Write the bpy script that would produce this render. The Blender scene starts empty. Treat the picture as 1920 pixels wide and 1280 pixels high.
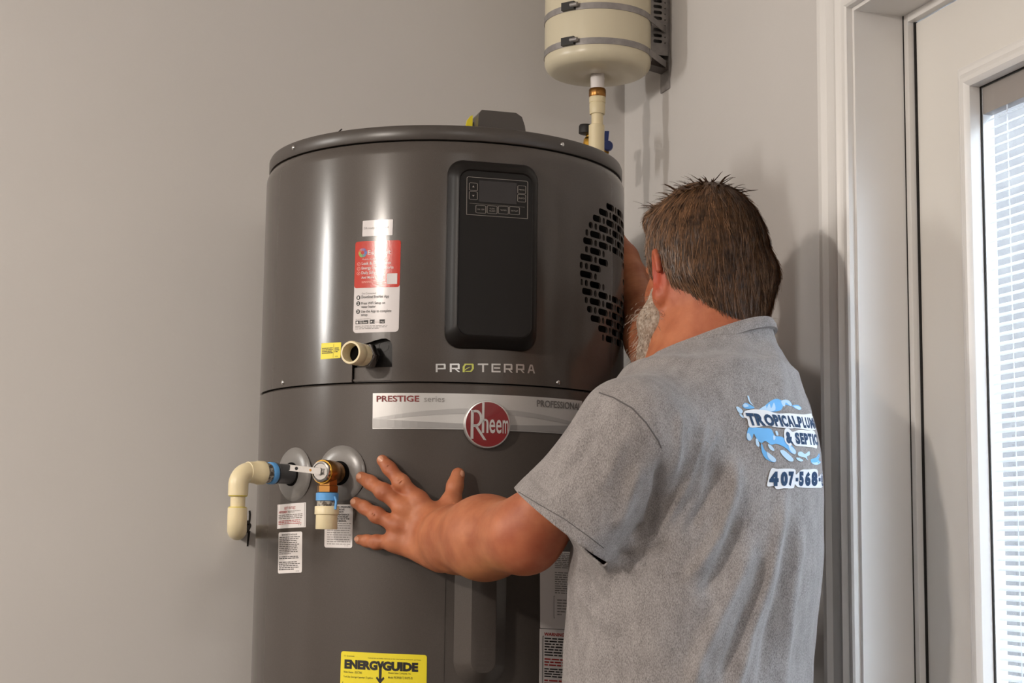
import bpy, bmesh, math, random
import numpy as np
from mathutils import Vector, Matrix

random.seed(7)
RNG = np.random.default_rng(7)
scene = bpy.context.scene
COL = scene.collection
pi = math.pi

# ------------------------------------------------------------------ camera
HC = 1.24                                   # lens height above the floor
FPX, PITCH, ROLL, YAW = 3038.26, .125069, .0123823, .299735
cam_d = bpy.data.cameras.new('camera')
cam_d.sensor_width = 36.0
cam_d.lens = FPX * 36.0 / 1920.0
cam_d.clip_start = .02
cam = bpy.data.objects.new('camera', cam_d)
COL.objects.link(cam)
_fw = Vector((math.sin(YAW) * math.cos(PITCH), math.cos(YAW) * math.cos(PITCH), math.sin(PITCH)))
_rt = Vector((math.cos(YAW), -math.sin(YAW), 0))
_up = _rt.cross(_fw)
_r2 = _rt * math.cos(ROLL) + _up * math.sin(ROLL)
_u2 = _up * math.cos(ROLL) - _rt * math.sin(ROLL)
cam.matrix_world = Matrix(((_r2.x, _u2.x, -_fw.x, 0), (_r2.y, _u2.y, -_fw.y, 0), (_r2.z, _u2.z, -_fw.z, HC), (0, 0, 0, 1)))
scene.camera = cam

# ------------------------------------------------------------------ colour management, sky
vs = scene.view_settings
vs.view_transform = 'Standard'
vs.look = 'None'
vs.gamma = 1.0
vs.use_curve_mapping = False
vs.exposure = 0.14
world = bpy.data.worlds.new('daylight')
scene.world = world
world.use_nodes = True
_bg = world.node_tree.nodes['Background']
_bg.inputs['Color'].default_value = (.74, .87, 1.0, 1)
_bg.inputs['Strength'].default_value = 13.0

# ------------------------------------------------------------------ pixel -> direction helpers
CAMP = np.array([0, 0, HC])
def ray(px, py):
    x0, x1 = (px - 960) / FPX, (640 - py) / FPX
    c, s = math.cos(ROLL), math.sin(ROLL)
    u, v = x0 * c - x1 * s, x0 * s + x1 * c
    fw = math.cos(PITCH) - v * math.sin(PITCH); z = math.sin(PITCH) + v * math.cos(PITCH)
    return np.array([u * math.cos(YAW) + fw * math.sin(YAW), -u * math.sin(YAW) + fw * math.cos(YAW), z])
def onX(px, py, X): r = ray(px, py); return CAMP + r * (X / r[0])
def onY(px, py, Y): r = ray(px, py); return CAMP + r * (Y / r[1])
def onZ(px, py, Z): r = ray(px, py); return CAMP + r * ((Z - HC) / r[2])
def at(px, py, d):                       # a point at horizontal distance d from the lens
    r = ray(px, py); return CAMP + r * (d / math.hypot(r[0], r[1]))

# ------------------------------------------------------------------ materials
MATS = {}
def srgb(r, g, b):
    f = lambda c: (c / 255 / 12.92) if c <= 10 else ((c / 255 + .055) / 1.055) ** 2.4
    return (f(r), f(g), f(b), 1)
def mat(name, col, rough=.5, metal=0., spec=.5, coat=0., trans=0., noise=None, bump=None, alpha=None, sss=None, emit=None, sheen=0.):
    if name in MATS: return MATS[name]
    m = bpy.data.materials.new(name); m.use_nodes = True
    nt = m.node_tree; b = nt.nodes['Principled BSDF']
    b.inputs['Base Color'].default_value = col
    b.inputs['Roughness'].default_value = rough
    b.inputs['Metallic'].default_value = metal
    b.inputs['Specular IOR Level'].default_value = spec
    b.inputs['Coat Weight'].default_value = coat
    b.inputs['Transmission Weight'].default_value = trans
    b.inputs['Sheen Weight'].default_value = sheen
    if sss:
        b.inputs['Subsurface Weight'].default_value = sss[0]
        b.inputs['Subsurface Radius'].default_value = sss[1]
        b.inputs['Subsurface Scale'].default_value = sss[2]
    if emit:
        b.inputs['Emission Color'].default_value = emit[0]; b.inputs['Emission Strength'].default_value = emit[1]
    if alpha is not None: b.inputs['Alpha'].default_value = alpha
    tc = None
    if noise or bump:
        tc = nt.nodes.new('ShaderNodeTexCoord')
    if noise:                            # (scale, second colour, contrast low, high, detail)
        n = nt.nodes.new('ShaderNodeTexNoise'); n.inputs['Scale'].default_value = noise[0]
        n.inputs['Detail'].default_value = noise[4] if len(noise) > 4 else 4
        nt.links.new(tc.outputs['Object'], n.inputs['Vector'])
        r = nt.nodes.new('ShaderNodeValToRGB')
        r.color_ramp.elements[0].position = noise[2]; r.color_ramp.elements[0].color = col
        r.color_ramp.elements[1].position = noise[3]; r.color_ramp.elements[1].color = noise[1]
        nt.links.new(n.outputs['Fac'], r.inputs['Fac']); nt.links.new(r.outputs['Color'], b.inputs['Base Color'])
    if bump:                             # (scale, strength, distance)
        n = nt.nodes.new('ShaderNodeTexNoise'); n.inputs['Scale'].default_value = bump[0]; n.inputs['Detail'].default_value = 3
        nt.links.new(tc.outputs['Object'], n.inputs['Vector'])
        bp = nt.nodes.new('ShaderNodeBump'); bp.inputs['Strength'].default_value = bump[1]; bp.inputs['Distance'].default_value = bump[2]
        nt.links.new(n.outputs['Fac'], bp.inputs['Height']); nt.links.new(bp.outputs['Normal'], b.inputs['Normal'])
    MATS[name] = m
    return m
def glass_mat(name, tint=(1, 1, 1, 1)):   # thin pane: clear with a fresnel gloss
    if name in MATS: return MATS[name]
    m = bpy.data.materials.new(name); m.use_nodes = True; nt = m.node_tree
    nt.nodes.remove(nt.nodes['Principled BSDF'])
    t = nt.nodes.new('ShaderNodeBsdfTransparent'); t.inputs['Color'].default_value = tint
    g = nt.nodes.new('ShaderNodeBsdfGlossy'); g.inputs['Roughness'].default_value = .02
    lw = nt.nodes.new('ShaderNodeLayerWeight'); lw.inputs['Blend'].default_value = .5
    pw_ = nt.nodes.new('ShaderNodeMath'); pw_.operation = 'POWER'; pw_.inputs[1].default_value = 5; nt.links.new(lw.outputs['Facing'], pw_.inputs[0])
    f = nt.nodes.new('ShaderNodeMath'); f.operation = 'MULTIPLY_ADD'; f.inputs[1].default_value = .9; f.inputs[2].default_value = .04; nt.links.new(pw_.outputs[0], f.inputs[0])
    x = nt.nodes.new('ShaderNodeMixShader')
    nt.links.new(f.outputs[0], x.inputs[0]); nt.links.new(t.outputs[0], x.inputs[1]); nt.links.new(g.outputs[0], x.inputs[2])
    nt.links.new(x.outputs[0], nt.nodes['Material Output'].inputs['Surface'])
    MATS[name] = m
    return m

M_WALL = mat('wall_paint', srgb(206, 202, 199), .62, spec=.25, noise=(2.2, srgb(209, 205, 202), .35, .65), bump=(190, .12, .0012))
M_CEIL = mat('ceiling_paint', srgb(226, 222, 216), .8, spec=.2, bump=(60, .3, .003))
M_FLOOR = mat('floor_concrete', srgb(98, 93, 88), .6, noise=(3, srgb(84, 80, 76), .35, .7))
M_TRIM = mat('trim_paint', srgb(224, 221, 218), .35, spec=.45, bump=(40, .04, .001))
M_DOOR = mat('door_paint', srgb(220, 216, 210), .38, spec=.45, bump=(55, .05, .001))
M_DARK = mat('dark_gap', srgb(24, 20, 18), .8)
M_STEEL = mat('heater_paint', (.070, .059, .052, 1), .19, spec=.5, noise=(900, (.076, .064, .057, 1), .4, .6, 1))
M_LID = mat('heater_lid_plastic', (.064, .054, .048, 1), .33, spec=.5, bump=(700, .05, .0004))
M_BLACK = mat('panel_black_plastic', (.0075, .006, .0055, 1), .42, spec=.28)
M_BLACK2 = mat('liner_black', (.004, .0035, .003, 1), .8, spec=.1)
M_SCREEN = mat('screen_grey', (.028, .025, .026, 1), .22, spec=.4)
M_LINE = mat('panel_print', srgb(150, 143, 136), .5)
M_SILVER = mat('brushed_silver', srgb(206, 204, 202), .3, metal=.75)
M_SILVER2 = mat('silver_plate', srgb(196, 194, 192), .34, metal=.35)
M_GREY1 = mat('plate_grey', srgb(156, 154, 153), .35, metal=.3)
M_GREY2 = mat('plate_mid_grey', srgb(172, 170, 169), .35, metal=.3)
M_WHITE = mat('label_white', srgb(228, 222, 220), .45)
M_GLOSSWHITE = mat('sticker_white', srgb(216, 210, 210), .15, spec=.5)
M_REDST = mat('sticker_red', srgb(190, 40, 20), .17, spec=.5, bump=(380, .10, .0006))
M_RED = mat('badge_red', srgb(124, 14, 20), .25, coat=.4)
M_REDINK = mat('red_ink', srgb(166, 40, 36), .5)
M_MAROON = mat('maroon_ink', srgb(122, 26, 28), .5)
M_INK = mat('black_ink', srgb(30, 27, 25), .5)
M_GREYINK = mat('grey_ink', srgb(138, 134, 131), .5)
M_PINKINK = mat('pale_ink', srgb(240, 190, 176), .4)
M_YEL = mat('label_yellow', srgb(236, 218, 40), .42)
M_CPVC = mat('cpvc_cream', srgb(229, 214, 176), .36, spec=.5, sss=(.15, (1, .8, .5), .004))
M_CPVCD = mat('cpvc_glue', srgb(214, 196, 60), .3)
M_BRASS = mat('brass', srgb(160, 116, 66), .34, metal=1.)
M_BRASSY = mat('brass_bright', srgb(222, 172, 76), .25, metal=1.)
M_BLUE = mat('blue_ring', srgb(96, 164, 226), .4)
M_BLUED = mat('blue_lever', srgb(28, 50, 120), .4)
M_CHROME = mat('bare_metal', srgb(200, 198, 196), .2, metal=1.)
M_GALV = mat('galvanised', srgb(160, 155, 153), .42, metal=.35, noise=(60, srgb(142, 138, 137), .35, .65))
M_TANK = mat('tank_cream', srgb(214, 204, 178), .3, spec=.5, bump=(30, .05, .002))
M_RUBBER = mat('black_rubber', srgb(26, 23, 22), .55)
M_COLLAR = mat('collar_plastic', (.20, .188, .178, 1), .28, spec=.55)
M_GREYPIPE = mat('grey_nipple', (.075, .075, .078, 1), .3)
M_CLEAR = mat('thread_tape', srgb(176, 170, 160), .15, spec=.6, noise=(160, srgb(96, 88, 80), .45, .55))
M_SLAT = mat('blind_slat', srgb(240, 242, 244), .5)
def _translucent(m, fac):
    nt = m.node_tree; b = nt.nodes['Principled BSDF']; t = nt.nodes.new('ShaderNodeBsdfTranslucent'); t.inputs['Color'].default_value = (.9, .93, .96, 1)
    x = nt.nodes.new('ShaderNodeMixShader'); x.inputs[0].default_value = fac
    nt.links.new(b.outputs[0], x.inputs[1]); nt.links.new(t.outputs[0], x.inputs[2]); nt.links.new(x.outputs[0], nt.nodes['Material Output'].inputs['Surface'])
_translucent(M_SLAT, .62)
M_GLASS = glass_mat('pane_glass')

# ------------------------------------------------------------------ mesh helpers
def put(name, me, parent=None, material=None, smooth=False, **props):
    if material is not None and not me.materials: me.materials.append(material)
    if smooth:
        me.polygons.foreach_set('use_smooth', np.ones(len(me.polygons), dtype=bool))
    o = bpy.data.objects.new(name, me); COL.objects.link(o)
    if parent is not None:
        o.parent = parent
        o.matrix_parent_inverse = parent.matrix_world.inverted() if parent.type != 'EMPTY' else Matrix.Translation(-Vector(parent.location))
    for k, v in props.items(): o[k] = v
    return o
def pyd(verts, faces):
    me = bpy.data.meshes.new('m'); me.from_pydata([tuple(map(float, v)) for v in verts], [], faces); me.update(); return me
def frombm(bm):
    me = bpy.data.meshes.new('m'); bm.normal_update(); bm.to_mesh(me); bm.free(); return me
def sharp(me, deg=35):
    me.polygons.foreach_set('use_smooth', np.ones(len(me.polygons), dtype=bool))
    try: me.set_sharp_from_angle(angle=math.radians(deg))
    except Exception: pass
    return me
def thing(name, label, cat, loc=(0, 0, 0), group=None, kind=None):
    o = bpy.data.objects.new(name, None); COL.objects.link(o); o.location = loc; o.empty_display_size = .05
    if label: o['label'] = label
    if cat: o['category'] = cat
    if group: o['group'] = group
    if kind: o['kind'] = kind
    return o
def bx(bm, x0, x1, y0, y1, z0, z1, bev=0.):
    r = bmesh.ops.create_cube(bm, size=1.0)
    vs_ = r['verts']
    for v in vs_:
        v.co = Vector(((x0 + x1) / 2 + v.co.x * (x1 - x0), (y0 + y1) / 2 + v.co.y * (y1 - y0), (z0 + z1) / 2 + v.co.z * (z1 - z0)))
    if bev:
        es = list({e for v in vs_ for e in v.link_edges})
        bmesh.ops.bevel(bm, geom=es, offset=bev, segments=2, affect='EDGES', profile=.6)
    return bm
def box(x0, x1, y0, y1, z0, z1, bev=0.):
    return frombm(bx(bmesh.new(), x0, x1, y0, y1, z0, z1, bev))
def frame_of(d):
    d = Vector(d).normalized()
    a = Vector((0, 0, 1)) if abs(d.z) < .9 else Vector((1, 0, 0))
    u = a.cross(d).normalized(); v = d.cross(u)
    return d, u, v
def lathe(profile, origin, axis, n=48, close=False):
    """profile: list of (r, h) along the axis; revolved"""
    d, u, v = frame_of(axis); o = Vector(origin)
    V, F = [], []
    for r, h in profile:
        for k in range(n):
            t = 2 * pi * k / n
            V.append(o + d * h + (u * math.cos(t) + v * math.sin(t)) * max(r, 1e-5))
    m = len(profile)
    for i in range(m - 1 + (1 if close else 0)):
        i2 = (i + 1) % m
        for k in range(n):
            k2 = (k + 1) % n
            F.append((i * n + k, i * n + k2, i2 * n + k2, i2 * n + k))
    if not close:
        F.append(tuple(range(n))[::-1]); F.append(tuple((m - 1) * n + k for k in range(n)))
    bm = bmesh.new(); bm.from_mesh(pyd(V, F)); bmesh.ops.recalc_face_normals(bm, faces=bm.faces)
    return sharp(frombm(bm), 40)
def tube(path, radii, n=20, caps=True):
    """round tube along a list of points with a radius each"""
    P = [Vector(p) for p in path]; V, F = [], []
    u = None
    for i, p in enumerate(P):
        t = (P[min(i + 1, len(P) - 1)] - P[max(i - 1, 0)]).normalized()
        if u is None: _, u, _v = frame_of(t)
        u = (u - t * u.dot(t)).normalized(); w = t.cross(u)
        r = radii[i] if hasattr(radii, '__len__') else radii
        for k in range(n):
            a = 2 * pi * k / n
            V.append(p + (u * math.cos(a) + w * math.sin(a)) * r)
    for i in range(len(P) - 1):
        for k in range(n):
            k2 = (k + 1) % n
            F.append((i * n + k, i * n + k2, (i + 1) * n + k2, (i + 1) * n + k))
    if caps:
        F.append(tuple(range(n))[::-1]); F.append(tuple((len(P) - 1) * n + k for k in range(n)))
    return sharp(pyd(V, F), 50)
def bend(p, d0, d1, r, steps=10):
    """quarter-ish arc from point p heading d0, turning to d1"""
    p = Vector(p); d0 = Vector(d0).normalized(); d1 = Vector(d1).normalized()
    ang = d0.angle(d1); w = (d1 - d0 * d1.dot(d0)).normalized(); c = p + w * r
    return [c - w * r * math.cos(ang * i / steps) + d0 * r * math.sin(ang * i / steps) for i in range(steps + 1)]
def boolean(target, cutters):
    for c in cutters:
        m = target.modifiers.new('b', 'BOOLEAN'); m.operation = 'DIFFERENCE'; m.object = c; m.solver = 'MANIFOLD'
    dg = bpy.context.evaluated_depsgraph_get()
    me = bpy.data.meshes.new_from_object(target.evaluated_get(dg))
    target.modifiers.clear(); target.data = me
    for c in cutters: bpy.data.objects.remove(c)
def rrect(w, h, r, n=6):
    """rounded rectangle outline centred on 0, counter-clockwise"""
    pts = []
    for cx, cy, a0 in ((w / 2 - r, h / 2 - r, 0), (-w / 2 + r, h / 2 - r, pi / 2), (-w / 2 + r, -h / 2 + r, pi), (w / 2 - r, -h / 2 + r, 1.5 * pi)):
        for k in range(n + 1):
            a = a0 + pi / 2 * k / n
            pts.append((cx + r * math.cos(a), cy + r * math.sin(a)))
    return pts

# ------------------------------------------------------------------ lettering
_text_cache = {}
def text_tris(s, bold=0.):
    key = (s, bold)
    if key in _text_cache: return _text_cache[key]
    c = bpy.data.curves.new('t', 'FONT'); c.body = s; c.size = 1.0; c.resolution_u = 3; c.offset = bold
    o = bpy.data.objects.new('t', c); COL.objects.link(o)
    dg = bpy.context.evaluated_depsgraph_get()
    me = bpy.data.meshes.new_from_object(o.evaluated_get(dg))
    me.calc_loop_triangles()
    v = np.array([w.co[:2] for w in me.vertices]); t = np.array([l.vertices[:] for l in me.loop_triangles])
    bpy.data.objects.remove(o); bpy.data.meshes.remove(me)
    lo, hi = v.min(0), v.max(0)
    _text_cache[key] = ((v - lo) / (hi - lo), t, (hi - lo)[0] / (hi - lo)[1])
    return _text_cache[key]
class Print:
    """collects flat shapes in a unit square and lays them on a surface"""
    def __init__(self, embed): self.V, self.F, self.E = [], [], embed
    def tri(self, v, t):
        b = len(self.V); self.V += [tuple(p) for p in v]; self.F += [tuple(int(i) + b for i in f) for f in t]
    def text(self, s, u0, u1, v0, v1, bold=0., shear=0.):
        v, t, _ = text_tris(s, bold)
        x = u0 + (u1 - u0) * v[:, 0] + shear * (v[:, 1] - .5); y = v0 + (v1 - v0) * v[:, 1]
        self.tri(np.stack([x, y], 1), t)
    def poly(self, pts):
        self.tri(pts, [tuple(range(len(pts)))])
    def rect(self, u0, u1, v0, v1): self.poly([(u0, v0), (u1, v0), (u1, v1), (u0, v1)])
    def strip(self, pts, w):
        for i in range(len(pts) - 1):
            a, b = np.array(pts[i]), np.array(pts[i + 1]); d = b - a; d = d / (np.hypot(*d) + 1e-12); n = np.array([-d[1], d[0]]) * w / 2
            self.poly([a - n, b - n, b + n, a + n])
    def lines(self, u0, u1, v0, v1, rows, fill=.5, ragged=.12, words=True, seed=1):
        """rows of tiny unreadable print drawn as word-long dashes"""
        r = random.Random(seed); h = (v1 - v0) / rows
        for i in range(rows):
            y = v1 - (i + .5) * h; x = u0; end = u1 - r.random() * ragged * (u1 - u0) * (3 if i == rows - 1 else 1)
            while x < end:
                w = min((.05 + .13 * r.random()) * (u1 - u0), end - x)
                if w > .012: self.rect(x, x + w, y - h * fill / 2, y + h * fill / 2)
                x += w + .022 * (u1 - u0)
    def build(self, name, m, parent, **k):
        me = pyd([self.E(*p) for p in self.V], self.F)
        if 'print' in name: k.setdefault('kind', 'stuff')
        return put(name, me, parent, m, **k)
# ------------------------------------------------------------------ the room
XR, YB, XL, YF, ZC = 1.18, 3.05, -3.0, -5.0, 2.62      # right wall, back wall, left wall, wall behind the lens, ceiling
Y1 = 2.098                                           # far jamb of the door opening
Y0 = Y1 - .925                                       # near jamb
ZH = HC + .803                                       # underside of the head jamb
TW = .16                                             # wall thickness
def struct(name, me, m, **k):
    return put(name, me, None, m, kind='structure', **k)
wall_back = struct('wall_back', box(XL - TW, XR + TW, YB, YB + TW, 0, ZC), M_WALL)
bm = bmesh.new()
bx(bm, XR, XR + TW, Y1, YB, 0, ZC); bx(bm, XR, XR + TW, YF, Y0, 0, ZC); bx(bm, XR, XR + TW, Y0, Y1, ZH + .0185, ZC)
struct('wall_right', frombm(bm), M_WALL)
struct('wall_left', box(XL - TW, XL, YF, YB, 0, ZC), M_WALL)
struct('wall_front', box(XL - TW, XR + TW, YF - TW, YF, 0, ZC), M_WALL)
struct('floor', box(XL - TW, XR + TW, YF - TW, YB + TW, -.1, 0), M_FLOOR)
struct('ceiling', box(XL - TW, XR + TW, YF - TW, YB + TW, ZC, ZC + .1), M_CEIL)

# marker strokes and the rough hole round the pipe on the back wall
M_MARK = mat('marker_ink', srgb(30, 24, 20), .6)
def stroke(pts, w, name='marker_stroke'):
    V, F = [], []
    P = [onY(x, y, YB) for x, y in pts]
    for i, p in enumerate(P):
        a, b = P[max(i - 1, 0)], P[min(i + 1, len(P) - 1)]
        d = np.array([b[0] - a[0], b[2] - a[2]]); d /= np.hypot(*d); n = np.array([-d[1], d[0]])
        ww = (w[i] if hasattr(w, '__len__') else w) / 2
        for s, y in ((-1, YB + .001), (1, YB + .001), (1, YB - .0006), (-1, YB - .0006)):
            V.append((p[0] + n[0] * ww * s, y, p[2] + n[1] * ww * s))
    for i in range(len(P) - 1):
        for k in range(4): F.append((i * 4 + k, i * 4 + (k + 1) % 4, i * 4 + 4 + (k + 1) % 4, i * 4 + 4 + k))
    F += [(0, 1, 2, 3), tuple(len(V) - 4 + k for k in (3, 2, 1, 0))]
    return put(name, pyd(V, F), wall_back, M_MARK)
stroke([(467.8, 957), (468.6, 964), (468, 974), (466, 980), (465.6, 987)], [.0032, .004, .0036, .005, .004])
stroke([(461.5, 979), (464, 983), (467.5, 983)], .0024)
stroke([(467, 995), (466.2, 1004), (465, 1014), (464, 1024)], [.005, .0042, .0036, .003])
hc_ = onY(453, 987, YB)
V = [(hc_[0] + (.0165 + .0012 * math.sin(3 * t + 1) + .0006 * math.sin(7 * t)) * math.cos(t), YB - .0005, hc_[2] + (.0165 + .001 * math.cos(4 * t)) * math.sin(t)) for t in np.linspace(0, 2 * pi, 40, endpoint=False)]
V += [(v[0], YB + .002, v[2]) for v in V]
put('pipe_hole', pyd(V, [tuple(range(40))] + [(i, (i + 1) % 40, 40 + (i + 1) % 40, 40 + i) for i in range(40)]), wall_back, M_MARK)
# faint scratch marks on the wall paint

# ------------------------------------------------------------------ door casing, jamb, stop
def casing(name, a, b, across, out=Vector((-1, 0, 0)), mit0=0, mit1=0):
    """moulded casing from a to b (inner edge line); 'across' points away from the opening"""
    prof = [(0, 0), (0, .010), (.003, .0125), (.009, .0125), (.011, .010), (.016, .0105), (.021, .0135), (.024, .0165), (.030, .0155), (.034, .0135),
            (.048, .0135), (.056, .0145), (.060, .0175), (.064, .0205), (.072, .0215), (.077, .019), (.079, .013), (.080, 0)]
    a, b = Vector(a), Vector(b); d = (b - a).normalized(); ac = Vector(across)
    V, F = [], []
    for w, h in prof:
        V.append(a + ac * w + out * h - d * w * mit0); V.append(b + ac * w + out * h + d * w * mit1)
    n = len(prof)
    for i in range(n - 1): F.append((2 * i, 2 * i + 1, 2 * i + 3, 2 * i + 2))
    F.append((2 * n - 2, 2 * n - 1, 1, 0)); F.append(tuple(2 * i for i in range(n))); F.append(tuple(2 * i + 1 for i in range(n))[::-1])
    return sharp(pyd(V, F), 18)
rv = .006
t1 = thing('trim_1', None, None, (XR, (Y0 + Y1) / 2, 0), kind='structure')
put('casing_leg', casing('c', (XR, Y1 + rv, 0), (XR, Y1 + rv, ZH + rv), (0, 1, 0), mit1=1), t1, M_TRIM)
put('casing_leg', casing('c', (XR, Y0 - rv, 0), (XR, Y0 - rv, ZH + rv), (0, -1, 0), mit1=1), t1, M_TRIM)
put('casing_head', casing('c', (XR, Y1 + rv, ZH + rv), (XR, Y0 - rv, ZH + rv), (0, 0, 1), mit0=1, mit1=1), t1, M_TRIM)
XS = 1.263                                           # room face of the stop strip
XD = 1.276                                           # room face of the door slab
t2 = thing('trim_2', None, None, (XR + .08, (Y0 + Y1) / 2, 0), kind='structure')
put('jamb', box(XR - .0005, XR + TW, Y1 - .0002, Y1 + .02, 0, ZH + .018), t2, M_TRIM)
put('jamb', box(XR - .0005, XR + TW, Y0 - .02, Y0 + .0002, 0, ZH + .018), t2, M_TRIM)
put('jamb_head', box(XR - .0005, XR + TW, Y0, Y1 - .0002, ZH, ZH + .018), t2, M_TRIM)
put('stop', box(XS, XD + .0, Y1 - .0125, Y1 - .0002, 0, ZH, .001), t2, M_TRIM)
put('stop', box(XS, XD + .0, Y0 + .0002, Y0 + .0125, 0, ZH, .001), t2, M_TRIM)
put('stop_head', box(XS, XD + .0, Y0 + .0125, Y1 - .0125, ZH - .0125, ZH, .001), t2, M_TRIM)
put('shadow_gap', box(XS - .0012, XS + .001, Y1 - .0016, Y1 - .0002, 0, ZH), t2, M_DARK)
put('weather_strip', box(XD - .003, XD + .012, Y1 - .0155, Y1 - .0125, 0, ZH - .0125), t2, M_DARK)

# ------------------------------------------------------------------ the door with its blind between the panes
door = thing('door_1', None, None, (XD + .02, (Y0 + Y1) / 2, 0), kind='structure')
LY1 = 1.9365; LY0 = Y0 + .16; LZ1 = HC + .6515; LZ0 = .28      # the glazed opening
DT = .034
bm = bmesh.new()
ys1, ys0 = Y1 - .0155, Y0 + .0155
zt = ZH - .014
sg = .002
bx(bm, XD, XD + DT, LY1 + sg, ys1, .01, zt); bx(bm, XD, XD + DT, ys0, LY0 - sg, .01, zt)
bx(bm, XD, XD + DT, LY0 - sg, LY1 + sg, LZ1 + sg, zt); bx(bm, XD, XD + DT, LY0 - sg, LY1 + sg, .01, LZ0 - sg)
put('slab', frombm(bm), door, M_DOOR)
# raised moulding round the glass
def lite_frame(yA, yB, zA, zB):
    prof = [(.034, 0), (.033, .003), (.028, .005), (.022, .0048), (.018, .009), (.012, .0125), (.006, .0125), (.003, .010), (0, .006), (0, -.0105)]
    V, F = [], []
    for w, h in prof:
        for sy, sz in ((1, 1), (-1, 1), (-1, -1), (1, -1)):
            V.append((XD - h, (yB if sy > 0 else yA) + sy * w, (zB if sz > 0 else zA) + sz * w))
    for i in range(len(prof) - 1):
        for k in range(4): F.append((i * 4 + k, i * 4 + (k + 1) % 4, i * 4 + 4 + (k + 1) % 4, i * 4 + 4 + k))
    return sharp(pyd(V, F), 18)
put('lite_frame', lite_frame(LY0, LY1, LZ0, LZ1), door, M_TRIM)
def gasket():
    bm = bmesh.new(); g = .0016
    bx(bm, XD + .0105, XD + .012, LY1 - g, LY1, LZ0, LZ1); bx(bm, XD + .0105, XD + .012, LY0, LY0 + g, LZ0, LZ1)
    bx(bm, XD + .0105, XD + .012, LY0, LY1, LZ1 - g, LZ1); bx(bm, XD + .0105, XD + .012, LY0, LY1, LZ0, LZ0 + g)
    return frombm(bm)
put('gasket', gasket(), door, M_DARK)
def pane(x): return pyd([(x, LY0, LZ0), (x, LY1, LZ0), (x, LY1, LZ1), (x, LY0, LZ1)], [(0, 1, 2, 3)])
put('glass_pane', pane(XD + .0125), door, M_GLASS)
put('glass_pane', pane(XD + .0305), door, M_GLASS)
blind = thing('blind', None, None, (XD + .025, (LY0 + LY1) / 2, LZ1)); blind.parent = door
blind.matrix_parent_inverse = Matrix.Translation(-Vector(door.location))
M_RAIL = mat('blind_rail', srgb(150, 143, 138), .5)
put('head_rail', box(XD + .0140, XD + .0295, LY0 + .002, LY1 - .0022, LZ1 - .040, LZ1 - .001), blind, M_RAIL)
put('bottom_rail', box(XD + .0155, XD + .0265, LY0 + .008, LY1 - .008, LZ0 + .004, LZ0 + .014), blind, M_SLAT)
sw, tilt = .0125, math.radians(36)
V, F = [], []
for k, t in enumerate(np.linspace(-1, 1, 7)):
    x = t * sw / 2 * math.cos(tilt); z = t * sw / 2 * math.sin(tilt); c = .0009 * (1 - t * t)
    x -= c * math.sin(tilt); z += c * math.cos(tilt)
    V += [(x, LY0 + .005, z), (x, LY1 - .0055, z)]
for k in range(6): F.append((2 * k, 2 * k + 1, 2 * k + 3, 2 * k + 2))
slat_me = pyd(V, F); slat_me.materials.append(M_SLAT); sharp(slat_me, 60)
zs = LZ1 - .049
while zs > LZ0 + .02:
    o = put('slat', slat_me, blind); o.location = (XD + .0208, 0, zs)
    o.matrix_parent_inverse = Matrix.Translation(-Vector(blind.location))
    zs -= .0133
for yy in (LY1 - .058, LY1 - .30, LY0 + .30, LY0 + .05):
    put('ladder_cord', box(XD + .0146, XD + .0154, yy - .0008, yy + .0008, LZ0 + .01, LZ1 - .04), blind, M_SLAT)
# ground outside, and an added dark wall to darken the blind's gaps
struct('ground_outside', box(XR + TW, 30, -25, 25, -.3, -.12), mat('patio', srgb(104, 104, 108), .9))
struct('backdrop_wall', box(5.6, 5.8, -6, 14, -.12, 4.6), mat('backdrop_dark', srgb(62, 59, 58), .9, noise=(8, srgb(68, 65, 63), .4, .6)))
bm = bmesh.new()
bx(bm, XD + .0135, XD + .0300, LY1 - .0020, LY1 - .0003, LZ0, LZ1 - .001); bx(bm, XD + .0135, XD + .0300, LY0 + .0003, LY0 + .0020, LZ0, LZ1 - .001)
put('spacer', frombm(bm), door, mat('spacer_white', srgb(226, 228, 230), .5))
# ------------------------------------------------------------------ assumed lamps (out of frame, behind and left of the lens)
def lamp(name, label, loc, radius, power, color, drop):
    t = thing(name, label, 'lamp', (loc[0], loc[1], ZC))
    put('canopy', lathe([(.06, 0), (.06, -.02), (.02, -.035)], (loc[0], loc[1], ZC - .0005), (0, 0, 1), 32), t, M_CHROME)
    put('rod', tube([(loc[0], loc[1], ZC - .03), (loc[0], loc[1], loc[2] + radius + .06)], .006, 10), t, M_CHROME)
    put('shade', lathe([(.03, 0), (.05, -.02), (radius * 1.15, -.10), (radius * 1.15 - .004, -.10), (.046, -.024), (.028, -.004)], (loc[0], loc[1], loc[2] + radius + .06), (0, 0, 1), 40, close=True), t, M_CHROME)
    l = bpy.data.lights.new(name + '_bulb', 'POINT'); l.energy = power; l.color = color; l.shadow_soft_size = radius
    o = bpy.data.objects.new('bulb', l); COL.objects.link(o); o.location = loc
    o.parent = t; o.matrix_parent_inverse = Matrix.Translation(-Vector(t.location))
lamp('assumed_pendant_lamp', 'assumed warm pendant lamp with a metal shade hanging from the ceiling', (-1.80, .75, 2.27), .075, 128, (1., .91, .82), .4)  # assumed lamp out of view, placed from the warm highlight and the man's shadow
t = thing('assumed_ceiling_light', 'assumed flat square ceiling light panel in a thin metal frame', 'ceiling light', (.2, -1.6, ZC))  # assumed unseen panel behind the lens, added to light the jamb and door
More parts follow.
